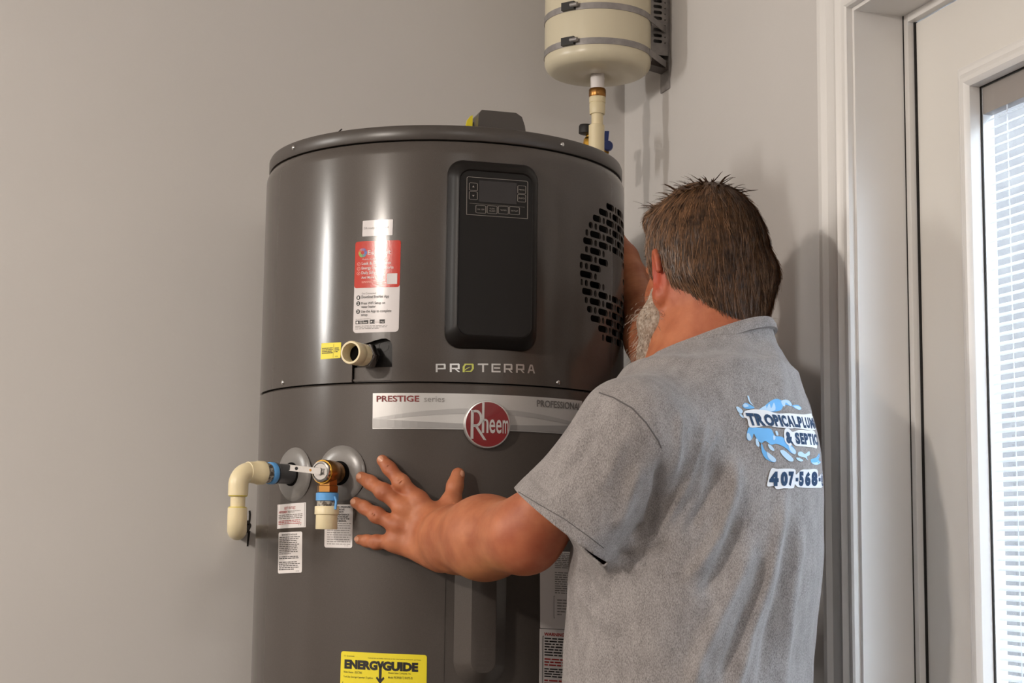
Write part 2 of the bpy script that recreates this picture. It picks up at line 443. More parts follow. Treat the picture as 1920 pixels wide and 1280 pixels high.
put('frame', frombm(bx(bx(bx(bx(bmesh.new(), -.22, -.18, -2.02, -1.18, ZC - .03, ZC - .0005), .58, .62, -2.02, -1.18, ZC - .03, ZC - .0005), -.18, .58, -2.02, -1.98, ZC - .03, ZC - .0005), -.18, .58, -1.22, -1.18, ZC - .03, ZC - .0005)), t, M_CHROME)
l = bpy.data.lights.new('panel_glow', 'AREA'); l.shape = 'SQUARE'; l.size = .74; l.energy = 52; l.color = (1., .96, .91)
o = bpy.data.objects.new('panel_glow', l); COL.objects.link(o); o.location = (.2, -1.6, ZC - .012); o.parent = t; o.matrix_parent_inverse = Matrix.Translation(-Vector(t.location))
t = thing('assumed_wall_lamp', 'assumed slim upright white wall light on the left wall', 'lamp', (XL, 2.70, 2.28))  # assumed unseen lamp, placed to give the white streak on the heater
put('housing', box(XL + .0005, XL + .03, 2.59, 2.81, 1.98, 2.58, .004), t, M_CHROME)
l = bpy.data.lights.new('wall_glow', 'AREA'); l.shape = 'RECTANGLE'; l.size = .56; l.size_y = .16; l.energy = 26; l.color = (1., .97, .92)
o = bpy.data.objects.new('wall_glow', l); COL.objects.link(o); o.location = (XL + .034, 2.70, 2.28); o.rotation_euler = (0, -pi / 2, 0)
o.parent = t; o.matrix_parent_inverse = Matrix.Translation(-Vector(t.location))

# ------------------------------------------------------------------ the water heater
CX, CY, R = .7020, 2.6690, .308
HD = math.hypot(CX, CY); HA = math.atan2(CX, CY)
U0 = np.array([-CX, -CY, 0]) / HD; R0 = np.array([math.cos(HA), -math.sin(HA), 0])
AX = np.array([CX, CY, 0])
def hdir(a): return U0 * math.cos(a) + R0 * math.sin(a)
def hpos(s, z, r=R): p = AX + hdir(s / R) * r; return np.array([p[0], p[1], z])
def hpx(px, py, r=R):
    """pixel -> (arc length, height) on the heater's side"""
    q = ray(px, py); a = q[0] ** 2 + q[1] ** 2; b = -2 * (q[0] * CX + q[1] * CY); c = HD ** 2 - r * r
    t = (-b - math.sqrt(max(b * b - 4 * a * c, 0))) / (2 * a); p = q * t
    d = p - AX * 1.0; d[2] = 0
    return math.atan2(d @ R0, d @ U0) * R, HC + q[2] * t
ZSEAM = HC + .2445; ZRIM = HC + .6222
ZTOP = hpx(850, 233, .304)[1]
heater = thing('water_heater', 'tall dark grey hybrid water heater with black control panel and stickers', 'water heater', (CX, CY, 0))
put('lower_jacket', lathe([(.290, .0), (.290, .035), (R - .002, .036), (R, .038), (R, ZSEAM - .0035), (R - .0025, ZSEAM - .0012), (R - .012, ZSEAM - .0012)], (CX, CY, 0), (0, 0, 1), 192), heater, M_STEEL)
# the shroud is a shell so that the vent and the pipe notch are real openings
ri = R - .0035
shroud = put('upper_shroud', lathe([(R - .004, ZSEAM + .0004), (R, ZSEAM + .0008), (R, ZRIM - .022), (R - .0006, ZRIM - .014), (R - .003, ZRIM - .007), (R - .006, ZRIM - .002), (R - .010, ZRIM - .0012),
    (ri - .010, ZRIM - .004), (ri - .003, ZRIM - .012), (ri, ZRIM - .024), (ri, ZSEAM + .0004)], (CX, CY, 0), (0, 0, 1), 192, close=True), heater, M_STEEL)
def prism_cut(pts, r0, r1):
    """radial prism over an outline given in (s, z)"""
    n = len(pts); V = [hpos(s, z, r0) for s, z in pts] + [hpos(s, z, r1) for s, z in pts]
    F = [tuple(range(n))[::-1], tuple(range(n, 2 * n))] + [(i, (i + 1) % n, n + (i + 1) % n, n + i) for i in range(n)]
    bm = bmesh.new(); bm.from_mesh(pyd(V, F)); bmesh.ops.recalc_face_normals(bm, faces=bm.faces); return frombm(bm)
def stadium(s0, s1, z0, z1, n=4):
    w, h = s1 - s0, z1 - z0
    return [((s0 + s1) / 2 + x, (z0 + z1) / 2 + y) for x, y in rrect(w, h, min(w, h) * .44, n)]
bm = bmesh.new()
vc_z = (hpx(1120, 372)[1] + hpx(1105, 640)[1]) / 2; vr = (hpx(1120, 372)[1] - hpx(1105, 640)[1]) / 2 + .006
pitch_z = .0137; long_, short_, gap = .0330, .0080, .0050
vc_s = hpx(1087, 505)[0] + vr; row = 0; z = vc_z + vr - .012
while z > vc_z - vr + .006:
    half = math.sqrt(max(vr ** 2 - (z - vc_z) ** 2, 0))
    per = long_ + short_ + 2 * gap
    x = vc_s - 4 * per + (per / 2 if row % 2 else 0) + .004
    k = 0
    while x < vc_s + half:
        w = long_ if k % 2 == 0 else short_
        a, b = max(x, vc_s - half), min(x + w, vc_s + half)
        e = ((x + w / 2 - vc_s) / .062) ** 2 + ((z - vc_z) / .036) ** 2
        if b - a > .0055 and e > 1:
            me_ = prism_cut(stadium(a, b, z - .0053, z + .0053), R - .02, R + .02); bm.from_mesh(me_); bpy.data.meshes.remove(me_)
        x += w + gap; k += 1
    z -= pitch_z; row += 1
cut_vent = put('cutter', frombm(bm))
ns = [hpx(x, y) for x, y in ((660, 687), (660, 664), (668, 655), (682, 645), (704, 637.5), (716, 634.5), (724, 634.5), (731, 638), (735, 645), (735.5, 655), (735.3, 686.5))]
s_l, s_r = ns[0][0], ns[-1][0]
cut_notch = put('cutter', prism_cut([(s_l, ZSEAM - .003)] + [(s_l, ns[0][1])] + ns[1:] + [(s_r, ZSEAM - .003)], R - .05, R + .02))
boolean(shroud, [cut_notch]); boolean(shroud, [cut_vent]); sharp(shroud.data, 35)
put('inner_liner', lathe([(R - .016, ZSEAM + .002), (R - .016, ZRIM - .03)], (CX, CY, 0), (0, 0, 1), 96), heater, M_BLACK2)
def plate_s(s0, s1, z0, z1, r_in, r_out, n=10):
    V, F = [], []
    for i in range(n + 1):
        s = s0 + (s1 - s0) * i / n
        V += [hpos(s, z0, r_in), hpos(s, z0, r_out), hpos(s, z1, r_out), hpos(s, z1, r_in)]
    for i in range(n):
        for k in range(4): F.append((i * 4 + k, i * 4 + (k + 1) % 4, i * 4 + 4 + (k + 1) % 4, i * 4 + 4 + k))
    F += [(0, 1, 2, 3), tuple(len(V) - 4 + k for k in (3, 2, 1, 0))]
    return pyd(V, F)
ft = (ns[0][1] + ns[-1][1]) / 2
filler = put('notch_cover', sharp(plate_s(s_l + .0008, s_r - .0008, ZSEAM + .001, ft - .001, R - .012, R - .0055), 30), heater, M_STEEL)
put('cover_lip', plate_s(s_l + .0008, s_r - .0008, ZSEAM + .0025, ZSEAM + .0055, R - .006, R - .0030), filler, M_STEEL)
rec = put('notch_recess', plate_s(s_l - .004, s_r + .004, ft - .006, ns[5][1] + .006, R - .0125, R - .0115), heater, M_BLACK)
# knock-out circle in the recess
kc = hpx(719, 649, R - .011)
put('knock_out', lathe([(.0085, 0), (.0085, .0015), (.0070, .0015), (.0070, .0005)], hpos(*kc, R - .0125), hdir(kc[0] / R), 28), rec, M_BLACK)
# lid
put('lid', lathe([(.298, ZRIM + .0005), (.303, ZRIM + .0008), (.3045, ZRIM + .003), (.3045, ZTOP - .006), (.3025, ZTOP - .0015), (.298, ZTOP), (.15, ZTOP + .002), (.001, ZTOP + .002)], (CX, CY, 0), (0, 0, 1), 192), heater, M_LID)
# screws
for px, py, r in ((551, 277, .3045), (1054, 271, .3045), (531, 717, R), (1046, 717, R)):
    s, z = hpx(px, py, r)
    put('screw', lathe([(.0038, -.001), (.0038, .0012), (.0030, .0024), (.0014, .003)], hpos(s * r / r, z, r) if r == R else AX + hdir(s / R) * r + np.array([0, 0, z]), hdir(s / R), 16), heater, M_CHROME)
# box on the lid with a yellow tag, and a wire stub
cv = [onZ(897, 238, ZTOP), onZ(987, 238, ZTOP)]
def top_box():
    a = AX + hdir(math.radians(8)) * .225; n = hdir(math.radians(14)); rt = np.array([-n[1], n[0], 0]); rt = rt if rt @ R0 > 0 else -rt
    p0 = np.array([a[0], a[1], 0])
    # left/right limits from the outline against the wall
    def on_plane(px, py):
        r = ray(px, py); t = ((p0 - CAMP) @ n - 0) / (r @ n); q = CAMP + r * t; return (q - p0) @ rt, q[2]
    xl, zt = on_plane(899, 205); xr_, zt2 = on_plane(981, 213); xb, _ = on_plane(989, 243); xbl, _ = on_plane(895, 238)
    zb = ZTOP + .0015; zt = (zt + zt2) / 2; dp = .11
    out = [(xbl, zb), (xl - .001, zt - .007), (xl + .004, zt), (xr_ - .012, zt), (xr_ - .002, zt - .006), (xr_ + .003, zt - .02), (xb, zb)]
    m = len(out); V = []
    for dd, ins in ((0, .002), (.002, 0), (dp, 0)):
        for x, z in out:
            V.append(p0 + rt * (x * 1.0) - n * dd * 1.0 + np.array([0, 0, (z - ins * 0) ]))
    F = [tuple(range(m))] + [(j * m + i, j * m + (i + 1) % m, (j + 1) * m + (i + 1) % m, (j + 1) * m + i) for j in range(2) for i in range(m)] + [tuple(range(2 * m, 3 * m))[::-1]]
    b = put('lid_box', sharp(pyd(V, F), 30), heater, M_LID)
    # sloping wing with the yellow tag at its left side
    wl, _ = on_plane(872, 234)
    V = []
    for dd in (.030, .034):
        for x, z in ((wl, zb), (xbl + .003, zb), (xl + .003, zt - .006)): V.append(p0 + rt * x - n * dd + np.array([0, 0, z]))
    put('side_wing', pyd(V, [(0, 1, 2), (3, 5, 4), (0, 3, 4, 1), (1, 4, 5, 2), (2, 5, 3, 0)]), b, M_LID)
    V = []
    for dd in (.026, .0285):
        for px, py in ((880, 234), (893.5, 234.5), (894.5, 208), (890, 210), (883.5, 218)):
            x, z = on_plane(px, py); V.append(p0 + rt * x - n * dd + np.array([0, 0, max(z, zb)]))
    put('yellow_tag', pyd(V, [(0, 1, 2, 3, 4), (9, 8, 7, 6, 5)] + [(i, (i + 1) % 5, 5 + (i + 1) % 5, 5 + i) for i in range(5)]), b, M_YEL, label='bright yellow tag on the side of the lid box')
top_box()
w0 = AX + hdir(math.radians(-38)) * .285 + np.array([0, 0, ZTOP])
put('wire_stub', tube([w0 - np.array([0, 0, .001]), w0 + R0 * .003 + np.array([0, 0, .005]), w0 + R0 * .0075 + np.array([0, 0, .009])], .0011, 8), heater, M_RUBBER)

# ------------------------------------------------------------------ stickers, plates and lettering on the heater
class Quad:
    """a four-cornered patch of the heater's side (corners as pixels TL TR BR BL)"""
    def __init__(self, tl, tr, br, bl, eps=.0005, level=False):
        self.c = [np.array(hpx(*p)) for p in (tl, tr, br, bl)]; self.eps = eps
        if level:
            zt = (self.c[0][1] + self.c[1][1]) / 2; zb = self.c[3][1]
            self.c[0][1] = self.c[1][1] = zt; self.c[2][1] = self.c[3][1] = zb; self.c[2][0] = self.c[1][0]
    def sz(self, u, v):
        tl, tr, br, bl = self.c
        return bl * (1 - u) * (1 - v) + br * u * (1 - v) + tl * (1 - u) * v + tr * u * v
    def size(self):
        return np.linalg.norm(self.c[1] - self.c[0]), np.linalg.norm(self.c[0] - self.c[3])
    def emb(self, eps): return lambda u, v: hpos(*self.sz(u, v), R + eps)
    def plate(self, name, m, parent, rc=0., u0=0., u1=1., v0=0., v1=1., eps=None, **k):
        eps = self.eps if eps is None else eps
        W, H = self.size(); W *= (u1 - u0); H *= (v1 - v0)
        xs = sorted(set([0, 1] + [i / 14 for i in range(15)] + ([rc / W * (1 - math.cos(j * pi / 10)) for j in range(6)] + [1 - rc / W * (1 - math.cos(j * pi / 10)) for j in range(6)] if rc else [])))
        V, F = [], []
        for x in xs:
            d = min(x, 1 - x) * W; ins = (rc - math.sqrt(max(rc * rc - (rc - d) ** 2, 0))) / H if rc and d < rc else 0
            for y, e in ((ins, -.0006), (ins, eps), (1 - ins, eps), (1 - ins, -.0006)):
                V.append(hpos(*self.sz(u0 + x * (u1 - u0), v0 + y * (v1 - v0)), R + e))
        for i in range(len(xs) - 1):
            for q in range(3): F.append((i * 4 + q, i * 4 + 4 + q, i * 4 + 5 + q, i * 4 + 1 + q))
        F += [(0, 1, 2, 3), tuple(len(V) - 4 + q for q in (3, 2, 1, 0))]
        return put(name, sharp(pyd(V, F), 40), parent, m, **k)
    def pr(self, eps=None): return Print(self.emb((self.eps if eps is None else eps) + .00022))

# DR-ready sticker
q = Quad((680.5, 414), (737, 411), (736, 441), (679.5, 443.5))
o = q.plate('ready_sticker', M_GLOSSWHITE, heater, .001, label='small white sticker with one line of grey print')
p = q.pr(); p.text('DR-ready: EV-ICNA-4', .05, .87, .40, .58); p.build('print', M_GREYINK, o)
# red and white app sticker
q = Quad((667, 453.5), (752, 450), (747.5, 622), (662, 624.5))
o = q.plate('app_sticker', M_GLOSSWHITE, heater, .006, label='tall red and white sticker about the phone app')
rd = Quad((667, 453.5), (752, 450), (749.5, 538), (664.5, 540.5), eps=.0007)
rp = rd.plate('red_panel', M_REDST, o, .004)
p = rd.pr()
p.text('EcoNet', .29, .80, .705, .80, .01)
p.text('Mobile App Included', .17, .62, .585, .63)
p.text('Leak & Diagnostics', .16, .80, .475, .555, .016)
p.text('Energy Usage Reports', .16, .86, .375, .455, .016)
p.text('Daily Scheduling', .16, .66, .275, .355, .016)
p.text('And More!', .16, .46, .195, .25, .016)
p.rect(.725, .945, .065, .29)
p.build('print', M_GLOSSWHITE, o)
p = rd.pr()
p.lines(.17, .66, .10, .145, 2, .3, .05, seed=4); p.text('(800) 255-2388', .45, .67, .055, .08)
for yy in (.515, .415, .315):
    p.strip([(.095 + .036 * math.cos(t), yy + .034 * math.sin(t)) for t in np.linspace(0, 2 * pi, 15)], .006)
    p.strip([(.083, yy), (.092, yy - .012), (.108, yy + .014)], .006)
p.build('fine_print', M_PINKINK, o)
for k, c in enumerate([srgb(60, 130, 210), srgb(40, 80, 170), srgb(150, 120, 170), srgb(214, 120, 60), srgb(130, 190, 70), srgb(70, 170, 130)]):
    p = rd.pr(.00075)
    a0 = k * pi / 3 + .3
    for rr in (.058, .082, .100):
        pts = [(.175 + (rr * .95 - .012 * (j / 9)) * math.cos(a0 - j / 9 * 1.6), .755 + (rr * .95 - .012 * (j / 9)) * math.sin(a0 - j / 9 * 1.6)) for j in range(10)]
        p.strip(pts, .012 - .002 * (rr > .09))
    p.build('ring_logo', mat('ring_%d' % k, c, .4), o)
wq = Quad((664.5, 540.5), (749.5, 538), (747.5, 622), (662, 624.5), eps=.0005)
p = wq.pr()
p.text('Download EcoNet App', .175, .78, .745, .83, .012)
p.text('Press WiFi Setup on', .175, .70, .61, .685, .012); p.text('water heater', .175, .50, .55, .61, .012)
p.text('Use the App to complete', .175, .84, .425, .505, .012); p.text('setup', .175, .32, .35, .42, .012)
for yy in (.785, .655, .475): p.poly([(.105 + .045 * math.cos(t), yy + .05 * math.sin(t)) for t in np.linspace(0, 2 * pi, 20, endpoint=False)])
p.rect(.055, .345, .195, .275); p.rect(.375, .705, .195, .285)
p.build('print', M_INK, o)
p = wq.pr(.00075)
for n_, yy in (('1', .785), ('2', .655), ('3', .475)): p.text(n_, .088, .122, yy - .028, yy + .028, .03)
p.text('App Store', .145, .32, .205, .24, .01); p.text('Google Play', .465, .69, .205, .245, .01)
p.lines(.145, .30, .252, .268, 1, .5, seed=6); p.lines(.465, .60, .255, .272, 1, .5, seed=7)
p.poly([(.095 + .022 * math.cos(t), .232 + .026 * math.sin(t)) for t in np.linspace(0, 2 * pi, 12, endpoint=False)])
p.poly([(.40, .215), (.44, .238), (.40, .262)])
p.build('white_print', M_WHITE, o)
p = wq.pr(); p.text('Get Connected:', .18, .50, .855, .895); p.lines(.055, .46, .295, .315, 1, .5, seed=9); p.lines(.05, .78, .075, .165, 3, .45, .1, seed=8); p.build('fine_print', M_GREYINK, o)
# small yellow sticker by the drain fitting
q = Quad((603, 643.5), (640, 641.5), (638.5, 671), (601.5, 673.5))
o = q.plate('yellow_sticker', M_YEL, heater, .001, label='small yellow sticker in two columns')
p = q.pr(); p.lines(.06, .62, .32, .72, 4, .55, .1, seed=3); p.lines(.70, .93, .36, .70, 3, .55, .2, seed=5); p.lines(.74, .92, .09, .15, 1, .6, seed=2); p.rect(.645, .655, .05, .92); p.build('print', M_INK, o)
# silver name plate with the round badge
q = Quad((700, 738.5), (1089.5, 750), (1089, 815), (699.5, 804), eps=.0022, level=True)
npl = q.plate('name_plate', M_SILVER2, heater, .0, label='wide silver name plate curving round the jacket')
g1 = q.pr(.0023)
def swoosh(lo, hi, a=0., b=1., n=30):
    for i in range(n):
        x0, x1 = a + (b - a) * i / n, a + (b - a) * (i + 1) / n
        g1.poly([(x0, lo(x0)), (x1, lo(x1)), (x1, hi(x1)), (x0, hi(x0))])
swoosh(lambda x: .22 + .32 * math.sin(pi * x) * .72, lambda x: .30 + .30 * math.sin(pi * x))
g1.build('light_swoosh', M_GREY2, npl)
g1 = q.pr(.0026); swoosh(lambda x: .03, lambda x: .26 - .12 * math.sin(pi * x) + .02); g1.build('dark_swoosh', M_GREY1, npl)
p = q.pr(.0026); p.text('PRESTIGE', .018, .207, .755, .925, .018); p.build('series_name', M_MAROON, npl)
p = q.pr(.0026); p.text('series', .228, .316, .755, .905, 0.); p.build('series_word', M_GREYINK, npl)
p = q.pr(.0026); p.text('PROFESSIONAL', .735, .990, .72, .92, .016); p.build('grade_word', mat('plate_dark_ink', srgb(104, 100, 98), .5), npl)
bs, bz = hpx(911.5, 796); br_ = .0365
bd = hdir(bs / R); bc = hpos(bs, bz, R + .001)
ring = put('badge', lathe([(br_, 0), (br_, .006), (br_ - .0008, .0075), (br_ - .0026, .0078), (br_ - .003, .0068), (.02, .0072), (.001, .0074)], bc, bd, 64), npl, M_SILVER)
ru = np.array([-bd[1], bd[0], 0]); ru = ru if ru @ R0 > 0 else -ru
badge_emb = lambda u, v: bc + bd * .0082 + ru * (u * br_) + np.array([0, 0, v * br_])
p = Print(lambda u, v: bc + bd * .0077 + ru * (u * br_) + np.array([0, 0, v * br_])); p.poly([(.93 * math.cos(t), .93 * math.sin(t)) for t in np.linspace(0, 2 * pi, 48, endpoint=False)]); p.build('badge_face', M_RED, ring)
p = Print(badge_emb)
p.rect(-.72, -.60, -.62, .58)                                     # R stem
arc = [(-.66, .52), (-.50, .54)] + [(-.50 + .22 * math.sin(t), .235 + .305 * math.cos(t)) for t in np.linspace(.05, pi - .05, 14)] + [(-.52, -.07), (-.62, -.07)]
p.strip(arc, .105)
p.poly([(-.60, -.02), (-.45, -.05), (-.04, -.66), (-.17, -.64)])   # leg
p.rect(-.245, -.145, -.36, .90)                                    # tall h
p.strip([(-.19, .02)] + [(-.10 + .09 * math.cos(t), .06 + .13 * math.sin(t)) for t in np.linspace(pi, .1, 10)] + [(-.005, .02), (-.005, -.36)], .085)
p.text('e', .075, .325, -.37, .215, .012); p.text('e', .365, .60, -.37, .205, .012); p.text('m', .645, .895, -.36, .195, .008)
p.build('badge_lettering', M_SILVER, ring)
# range name in silver letters, a leaf for the O
q = Quad((817, 682), (1003, 683.5), (1003, 700), (817, 697.5), eps=.0002)
for ch, a, b in (('P', 0., .098), ('R', .135, .232), ('T', .405, .508), ('E', .540, .632), ('R', .665, .757), ('R', .792, .884), ('A', .915, 1.)):
    p = q.pr()
    # drawn as strokes: thin horizontals, heavier stems
    def seg(x0, y0, x1, y1):
        dx, dy = (x1 - x0), (y1 - y0)
        if abs(dy) < 1e-6: p.rect(min(x0, x1), max(x0, x1), y0 - .085, y0 + .085)
        else: p.poly([(x0 - .009, y0), (x0 + .009, y0), (x1 + .009, y1), (x1 - .009, y1)])
    if ch in 'PR':
        seg(a + .009, 0, a + .009, 1); seg(a, .915, b - .008, .915); seg(b - .012, .40, b - .012, .93); seg(a + .02, .415, b - .003, .415)
        if ch == 'R': seg(a + .048, .42, b - .008, 0)
    if ch == 'T': seg(a, .915, b, .915); seg((a + b) / 2, 0, (a + b) / 2, .9)
    if ch == 'E': seg(a + .009, .05, a + .009, .95); seg(a, .915, b, .915); seg(a + .025, .5, b - .004, .5); seg(a, .085, b, .085)
    if ch == 'A': seg(a + .009, 0, a + .035, .95); seg(b - .009, 0, b - .035, .95); seg(a + .03, .915, b - .03, .915); seg(a + .015, .35, b - .015, .35)
    p.build('letter', M_SILVER, heater)
p = q.pr()
leaf = [(.262, .02), (.262, .45), (.268, .72), (.288, .93), (.36, .93), (.36, .5), (.354, .22), (.334, .06), (.275, .06)]
p.strip([(.268, -.02), (.268, .62), (.285, .92), (.355, .92), (.357, .40), (.338, .08), (.272, .08)], .02)
p.poly([(.285, .10), (.285, .02), (.345, .02), (.338, .16)]); p.poly([(.275, .98), (.275, .84), (.36, .84), (.36, .98)]); p.poly([(.268, .1), (.30, .36), (.335, .60), (.325, .60), (.29, .42)])
p.build('leaf_letter', mat('leaf_green', srgb(196, 200, 96), .35, metal=.2), heater, label='green leaf standing for the letter O')
# labels below the outlets
q = Quad((521, 946), (574, 941.5), (573.5, 988), (520, 991))
o = q.plate('outlet_label', M_WHITE, heater, .0005, label='white label with red and black print under the hot outlet')
p = q.pr(); p.text('HOT OUTLET', .29, .68, .775, .88, .012); p.rect(.29, .68, .757, .768); p.text('AVERTISSEMENT', .06, .41, .62, .715, .02); p.lines(.06, .90, .15, .34, 3, .45, .15, seed=12); p.build('red_print', M_REDINK, o)
p = q.pr(); p.lines(.43, .93, .62, .71, 2, .5, .3, seed=11); p.lines(.06, .93, .37, .58, 3, .45, .12, seed=13); p.lines(.78, .91, .09, .13, 1, .6, seed=2)
p.strip([(.03, .04), (.97, .04), (.97, .96), (.03, .96), (.03, .04)], .009); p.build('print', mat('grey_print', srgb(112, 98, 92), .5), o)
q = Quad((523, 998), (567, 996), (566.5, 1073), (521.5, 1075))
o = q.plate('installer_label', M_WHITE, heater, .0035, label='white label packed with black print')
p = q.pr(); p.text('IMPORTANT TO INSTALLER', .16, .82, .915, .955, .01); p.lines(.05, .94, .45, .90, 10, .45, .15, seed=21); p.lines(.05, .94, .34, .42, 2, .5, .1, seed=22); p.lines(.05, .94, .07, .29, 5, .5, .15, seed=23); p.lines(.78, .95, .03, .055, 1, .6, seed=2); p.build('print', mat('dark_print', srgb(74, 68, 64), .5), o)
q = Quad((609.5, 945.5), (662, 945.5), (660.5, 1027), (608.5, 1026))
o = q.plate('valve_label', M_WHITE, heater, .0035, label='white label in bold black print partly behind the relief valve')
p = q.pr()
for s_, a, b, y in (('TEMPERATURE / PRESSURE', .02, .92, .945), ('RELIEF VALVE', .22, .72, .885), ('IMPORTANT:', .25, .70, .83), ('FOLLOW THE MAINTENANCE', .05, .88, .77), ('PROCEDURES FOR RELIEF', .05, .85, .72), ('VALVES AS DIRECTED IN THE', .05, .89, .67), ('INSTRUCTION MANUAL', .05, .80, .62)):
    p.text(s_, a, b, y - .022, y + .018, .03)
p.build('bold_print', M_INK, o)
p = q.pr(); p.lines(.10, .95, .06, .585, 10, .36, .06, seed=31); p.lines(.74, .93, .035, .055, 1, .7, seed=2); p.build('print', mat('pale_print', srgb(150, 143, 140), .5), o)
# yellow energy guide, running on below the frame
q = Quad((640, 1220), (800.5, 1227.5), (798, 1425), (634, 1418))
o = q.plate('energy_label', M_YEL, heater, .004, label='yellow energy label with large black lettering')
W_, H_ = q.size()
def vy(y): return 1 - (y - 1220) / 198.
p = q.pr()
p.text('ENERG', .048, .448, vy(1252.5), vy(1235), .06); p.text('ENERG', .050, .449, vy(1252.7), vy(1235.2), .06); p.text('GUIDE', .507, .905, vy(1252.5), vy(1235), .06); p.text('GUIDE', .509, .906, vy(1252.7), vy(1235.2), .06)
p.poly([(.441, vy(1235)), (.467, vy(1235)), (.499, vy(1246.5)), (.467, vy(1248))]); p.poly([(.497, vy(1235)), (.523, vy(1235)), (.498, vy(1248)), (.467, vy(1247))])
p.rect(.467, .498, vy(1273), vy(1244)); p.poly([(.482, vy(1278)), (.432, vy(1267)), (.447, vy(1264)), (.482, vy(1272)), (.517, vy(1264)), (.532, vy(1267))])
p.text('Federal law prohibits removal of this label before consumer purchase', .335, .935, vy(1231.5), vy(1228.8)); p.text('U.S. Government', .04, .17, vy(1229.5), vy(1226.8))
p.build('lettering', M_INK, o)
p = q.pr()
p.text('Water Heater - ELECTRIC', .04, .27, vy(1260.5), vy(1256.5), .008); p.text('Tank Size (Storage Capacity): 72 gallons', .04, .40, vy(1270), vy(1265.5), .008)
p.text('Rheem Sales Company, Inc.', .575, .83, vy(1259), vy(1254.5), .008); p.text('Model: PROPH80 T2 RH375-30', .575, .845, vy(1267), vy(1262.5), .008)
p.strip([(.03, vy(1278)), (.97, vy(1278)), (.97, .04), (.03, .04), (.03, vy(1278))], .006)
p.lines(.08, .92, .1, vy(1300), 8, .3, .3, seed=40)
p.build('small_print', mat('olive_ink', srgb(92, 84, 20), .5), o)
# warning labels half hidden by the shirt
q = Quad((1012, 1032), (1105, 1036), (1105, 1182), (1013, 1177))
o = q.plate('data_label', M_WHITE, heater, .001, label='tall white data label with fine print beside the shirt')
p = q.pr(); p.lines(.26, .98, .78, .99, 9, .45, .1, seed=51); p.lines(.26, .98, .45, .74, 10, .45, .12, seed=52); p.strip([(.24, .14), (.95, .14), (.95, .42), (.24, .42), (.24, .14)], .01); p.lines(.30, .9, .17, .39, 6, .4, .3, seed=53); p.build('print', M_GREYINK, o)
q = Quad((1012, 1178), (1105, 1183), (1106, 1420), (1010, 1412))
o = q.plate('warning_label', M_WHITE, heater, .001, label='white warning label with red heading beside the shirt')
p = q.pr(); p.text('WARNING', .07, .44, .945, .972, .03); p.lines(.08, .95, .70, .77, 3, .5, .1, seed=61); p.lines(.08, .95, .50, .60, 4, .5, .1, seed=62); p.lines(.08, .95, .1, .3, 8, .5, .1, seed=63); p.build('red_print', M_REDINK, o)
p = q.pr(); p.lines(.08, .95, .78, .935, 7, .5, .1, seed=64); p.lines(.08, .95, .61, .69, 4, .5, .1, seed=65); p.lines(.08, .95, .31, .49, 8, .5, .1, seed=66); p.strip([(.05, .03), (.95, .03), (.95, .94), (.05, .94), (.05, .03)], .008); p.build('print', M_INK, o)

# ------------------------------------------------------------------ control panel
pl, pr_ = hpx(836, 480)[0], hpx(1004, 480)[0]
pzt, pzb = hpx(915, 304)[1], hpx(915, 655)[1]
ps = (pl + pr_) / 2; pw = pr_ - pl; pz = (pzt + pzb) / 2; ph = pzt - pzb
pn = hdir(ps / R); pu = np.array([-pn[1], pn[0], 0]); pu = pu if pu @ R0 > 0 else -pu
def panel_body():
    V, F = [], []
    rings = [(0., -.02, .024, 0), (0., .004, .024, 0), (.0015, .010, .024, 1), (.006, .0185, .022, 1), (.011, .0235, .019, 1), (.0135, .0245, .018, 1), (.0150, .0225, .017, 1)]
    m = None
    for ins, dep, rc, flat in rings:
        o_ = rrect(pw - 2 * ins, ph - 2 * ins * 1.3, rc, 8); m = len(o_)
        for x, y in o_:
            if not flat: V.append(hpos(ps + x, pz + y, R + dep))
            else:
                f = min(1, max(0, (dep - .006) / .018)); c = AX + pn * (R - .006) + pn * dep + pu * x; c = np.array([c[0], c[1], pz + y])
                h = hpos(ps + x, pz + y, R + dep * .8); V.append(h * (1 - f) + c * f if flat else h)
    n = len(rings)
    for j in range(n - 1):
        for i in range(m): F.append((j * m + i, j * m + (i + 1) % m, (j + 1) * m + (i + 1) % m, (j + 1) * m + i))
    F.append(tuple((n - 1) * m + i for i in range(m)))
    bm = bmesh.new(); bm.from_mesh(pyd(V, F)); bmesh.ops.recalc_face_normals(bm, faces=bm.faces)
    return sharp(frombm(bm), 28)
panel = put('control_panel', panel_body(), heater, M_BLACK, label='black rounded control panel with a dark display')
PO = AX + pn * (R - .006 + .0225); PO = np.array([PO[0], PO[1], pz])
def on_panel(px, py, e=0.):
    r = ray(px, py); t = ((PO - CAMP) @ pn) / (r @ pn); q_ = CAMP + r * t + pn * e; return q_
class PQ:
    def __init__(self, tl, tr, br, bl): self.c = [on_panel(*p) for p in (tl, tr, br, bl)]
    def emb(self, e):
        tl, tr, br, bl = self.c
        return lambda u, v: bl * (1 - u) * (1 - v) + br * u * (1 - v) + tl * (1 - u) * v + tr * u * v + pn * e
z1 = lambda x, y: (825 + x / 9.847, 295 + y / 9.847)
q = PQ(z1(495, 358), z1(1618, 443), z1(1612, 1133), z1(488, 1053))
p = Print(q.emb(.0008))
p.strip([(.02, 1.), (.985, 1.)], .011); p.strip([(.0, .96), (.0, 0.)], .0085); p.strip([(1., .965), (1., 0.)], .0085); p.strip([(-.004, 0), (1.004, 0)], .011)
p.strip([(0, .955), (.006, .985), (.022, 1.)], .0095); p.strip([(1, .955), (.996, .985), (.98, 1.)], .0095)
p.strip([(.045, .302), (.955, .302)], .005); p.build('panel_outline', M_LINE, panel)
p = Print(q.emb(.0006)); p.rect(.195, .82, .36, .93); p.build('display', M_SCREEN, panel)
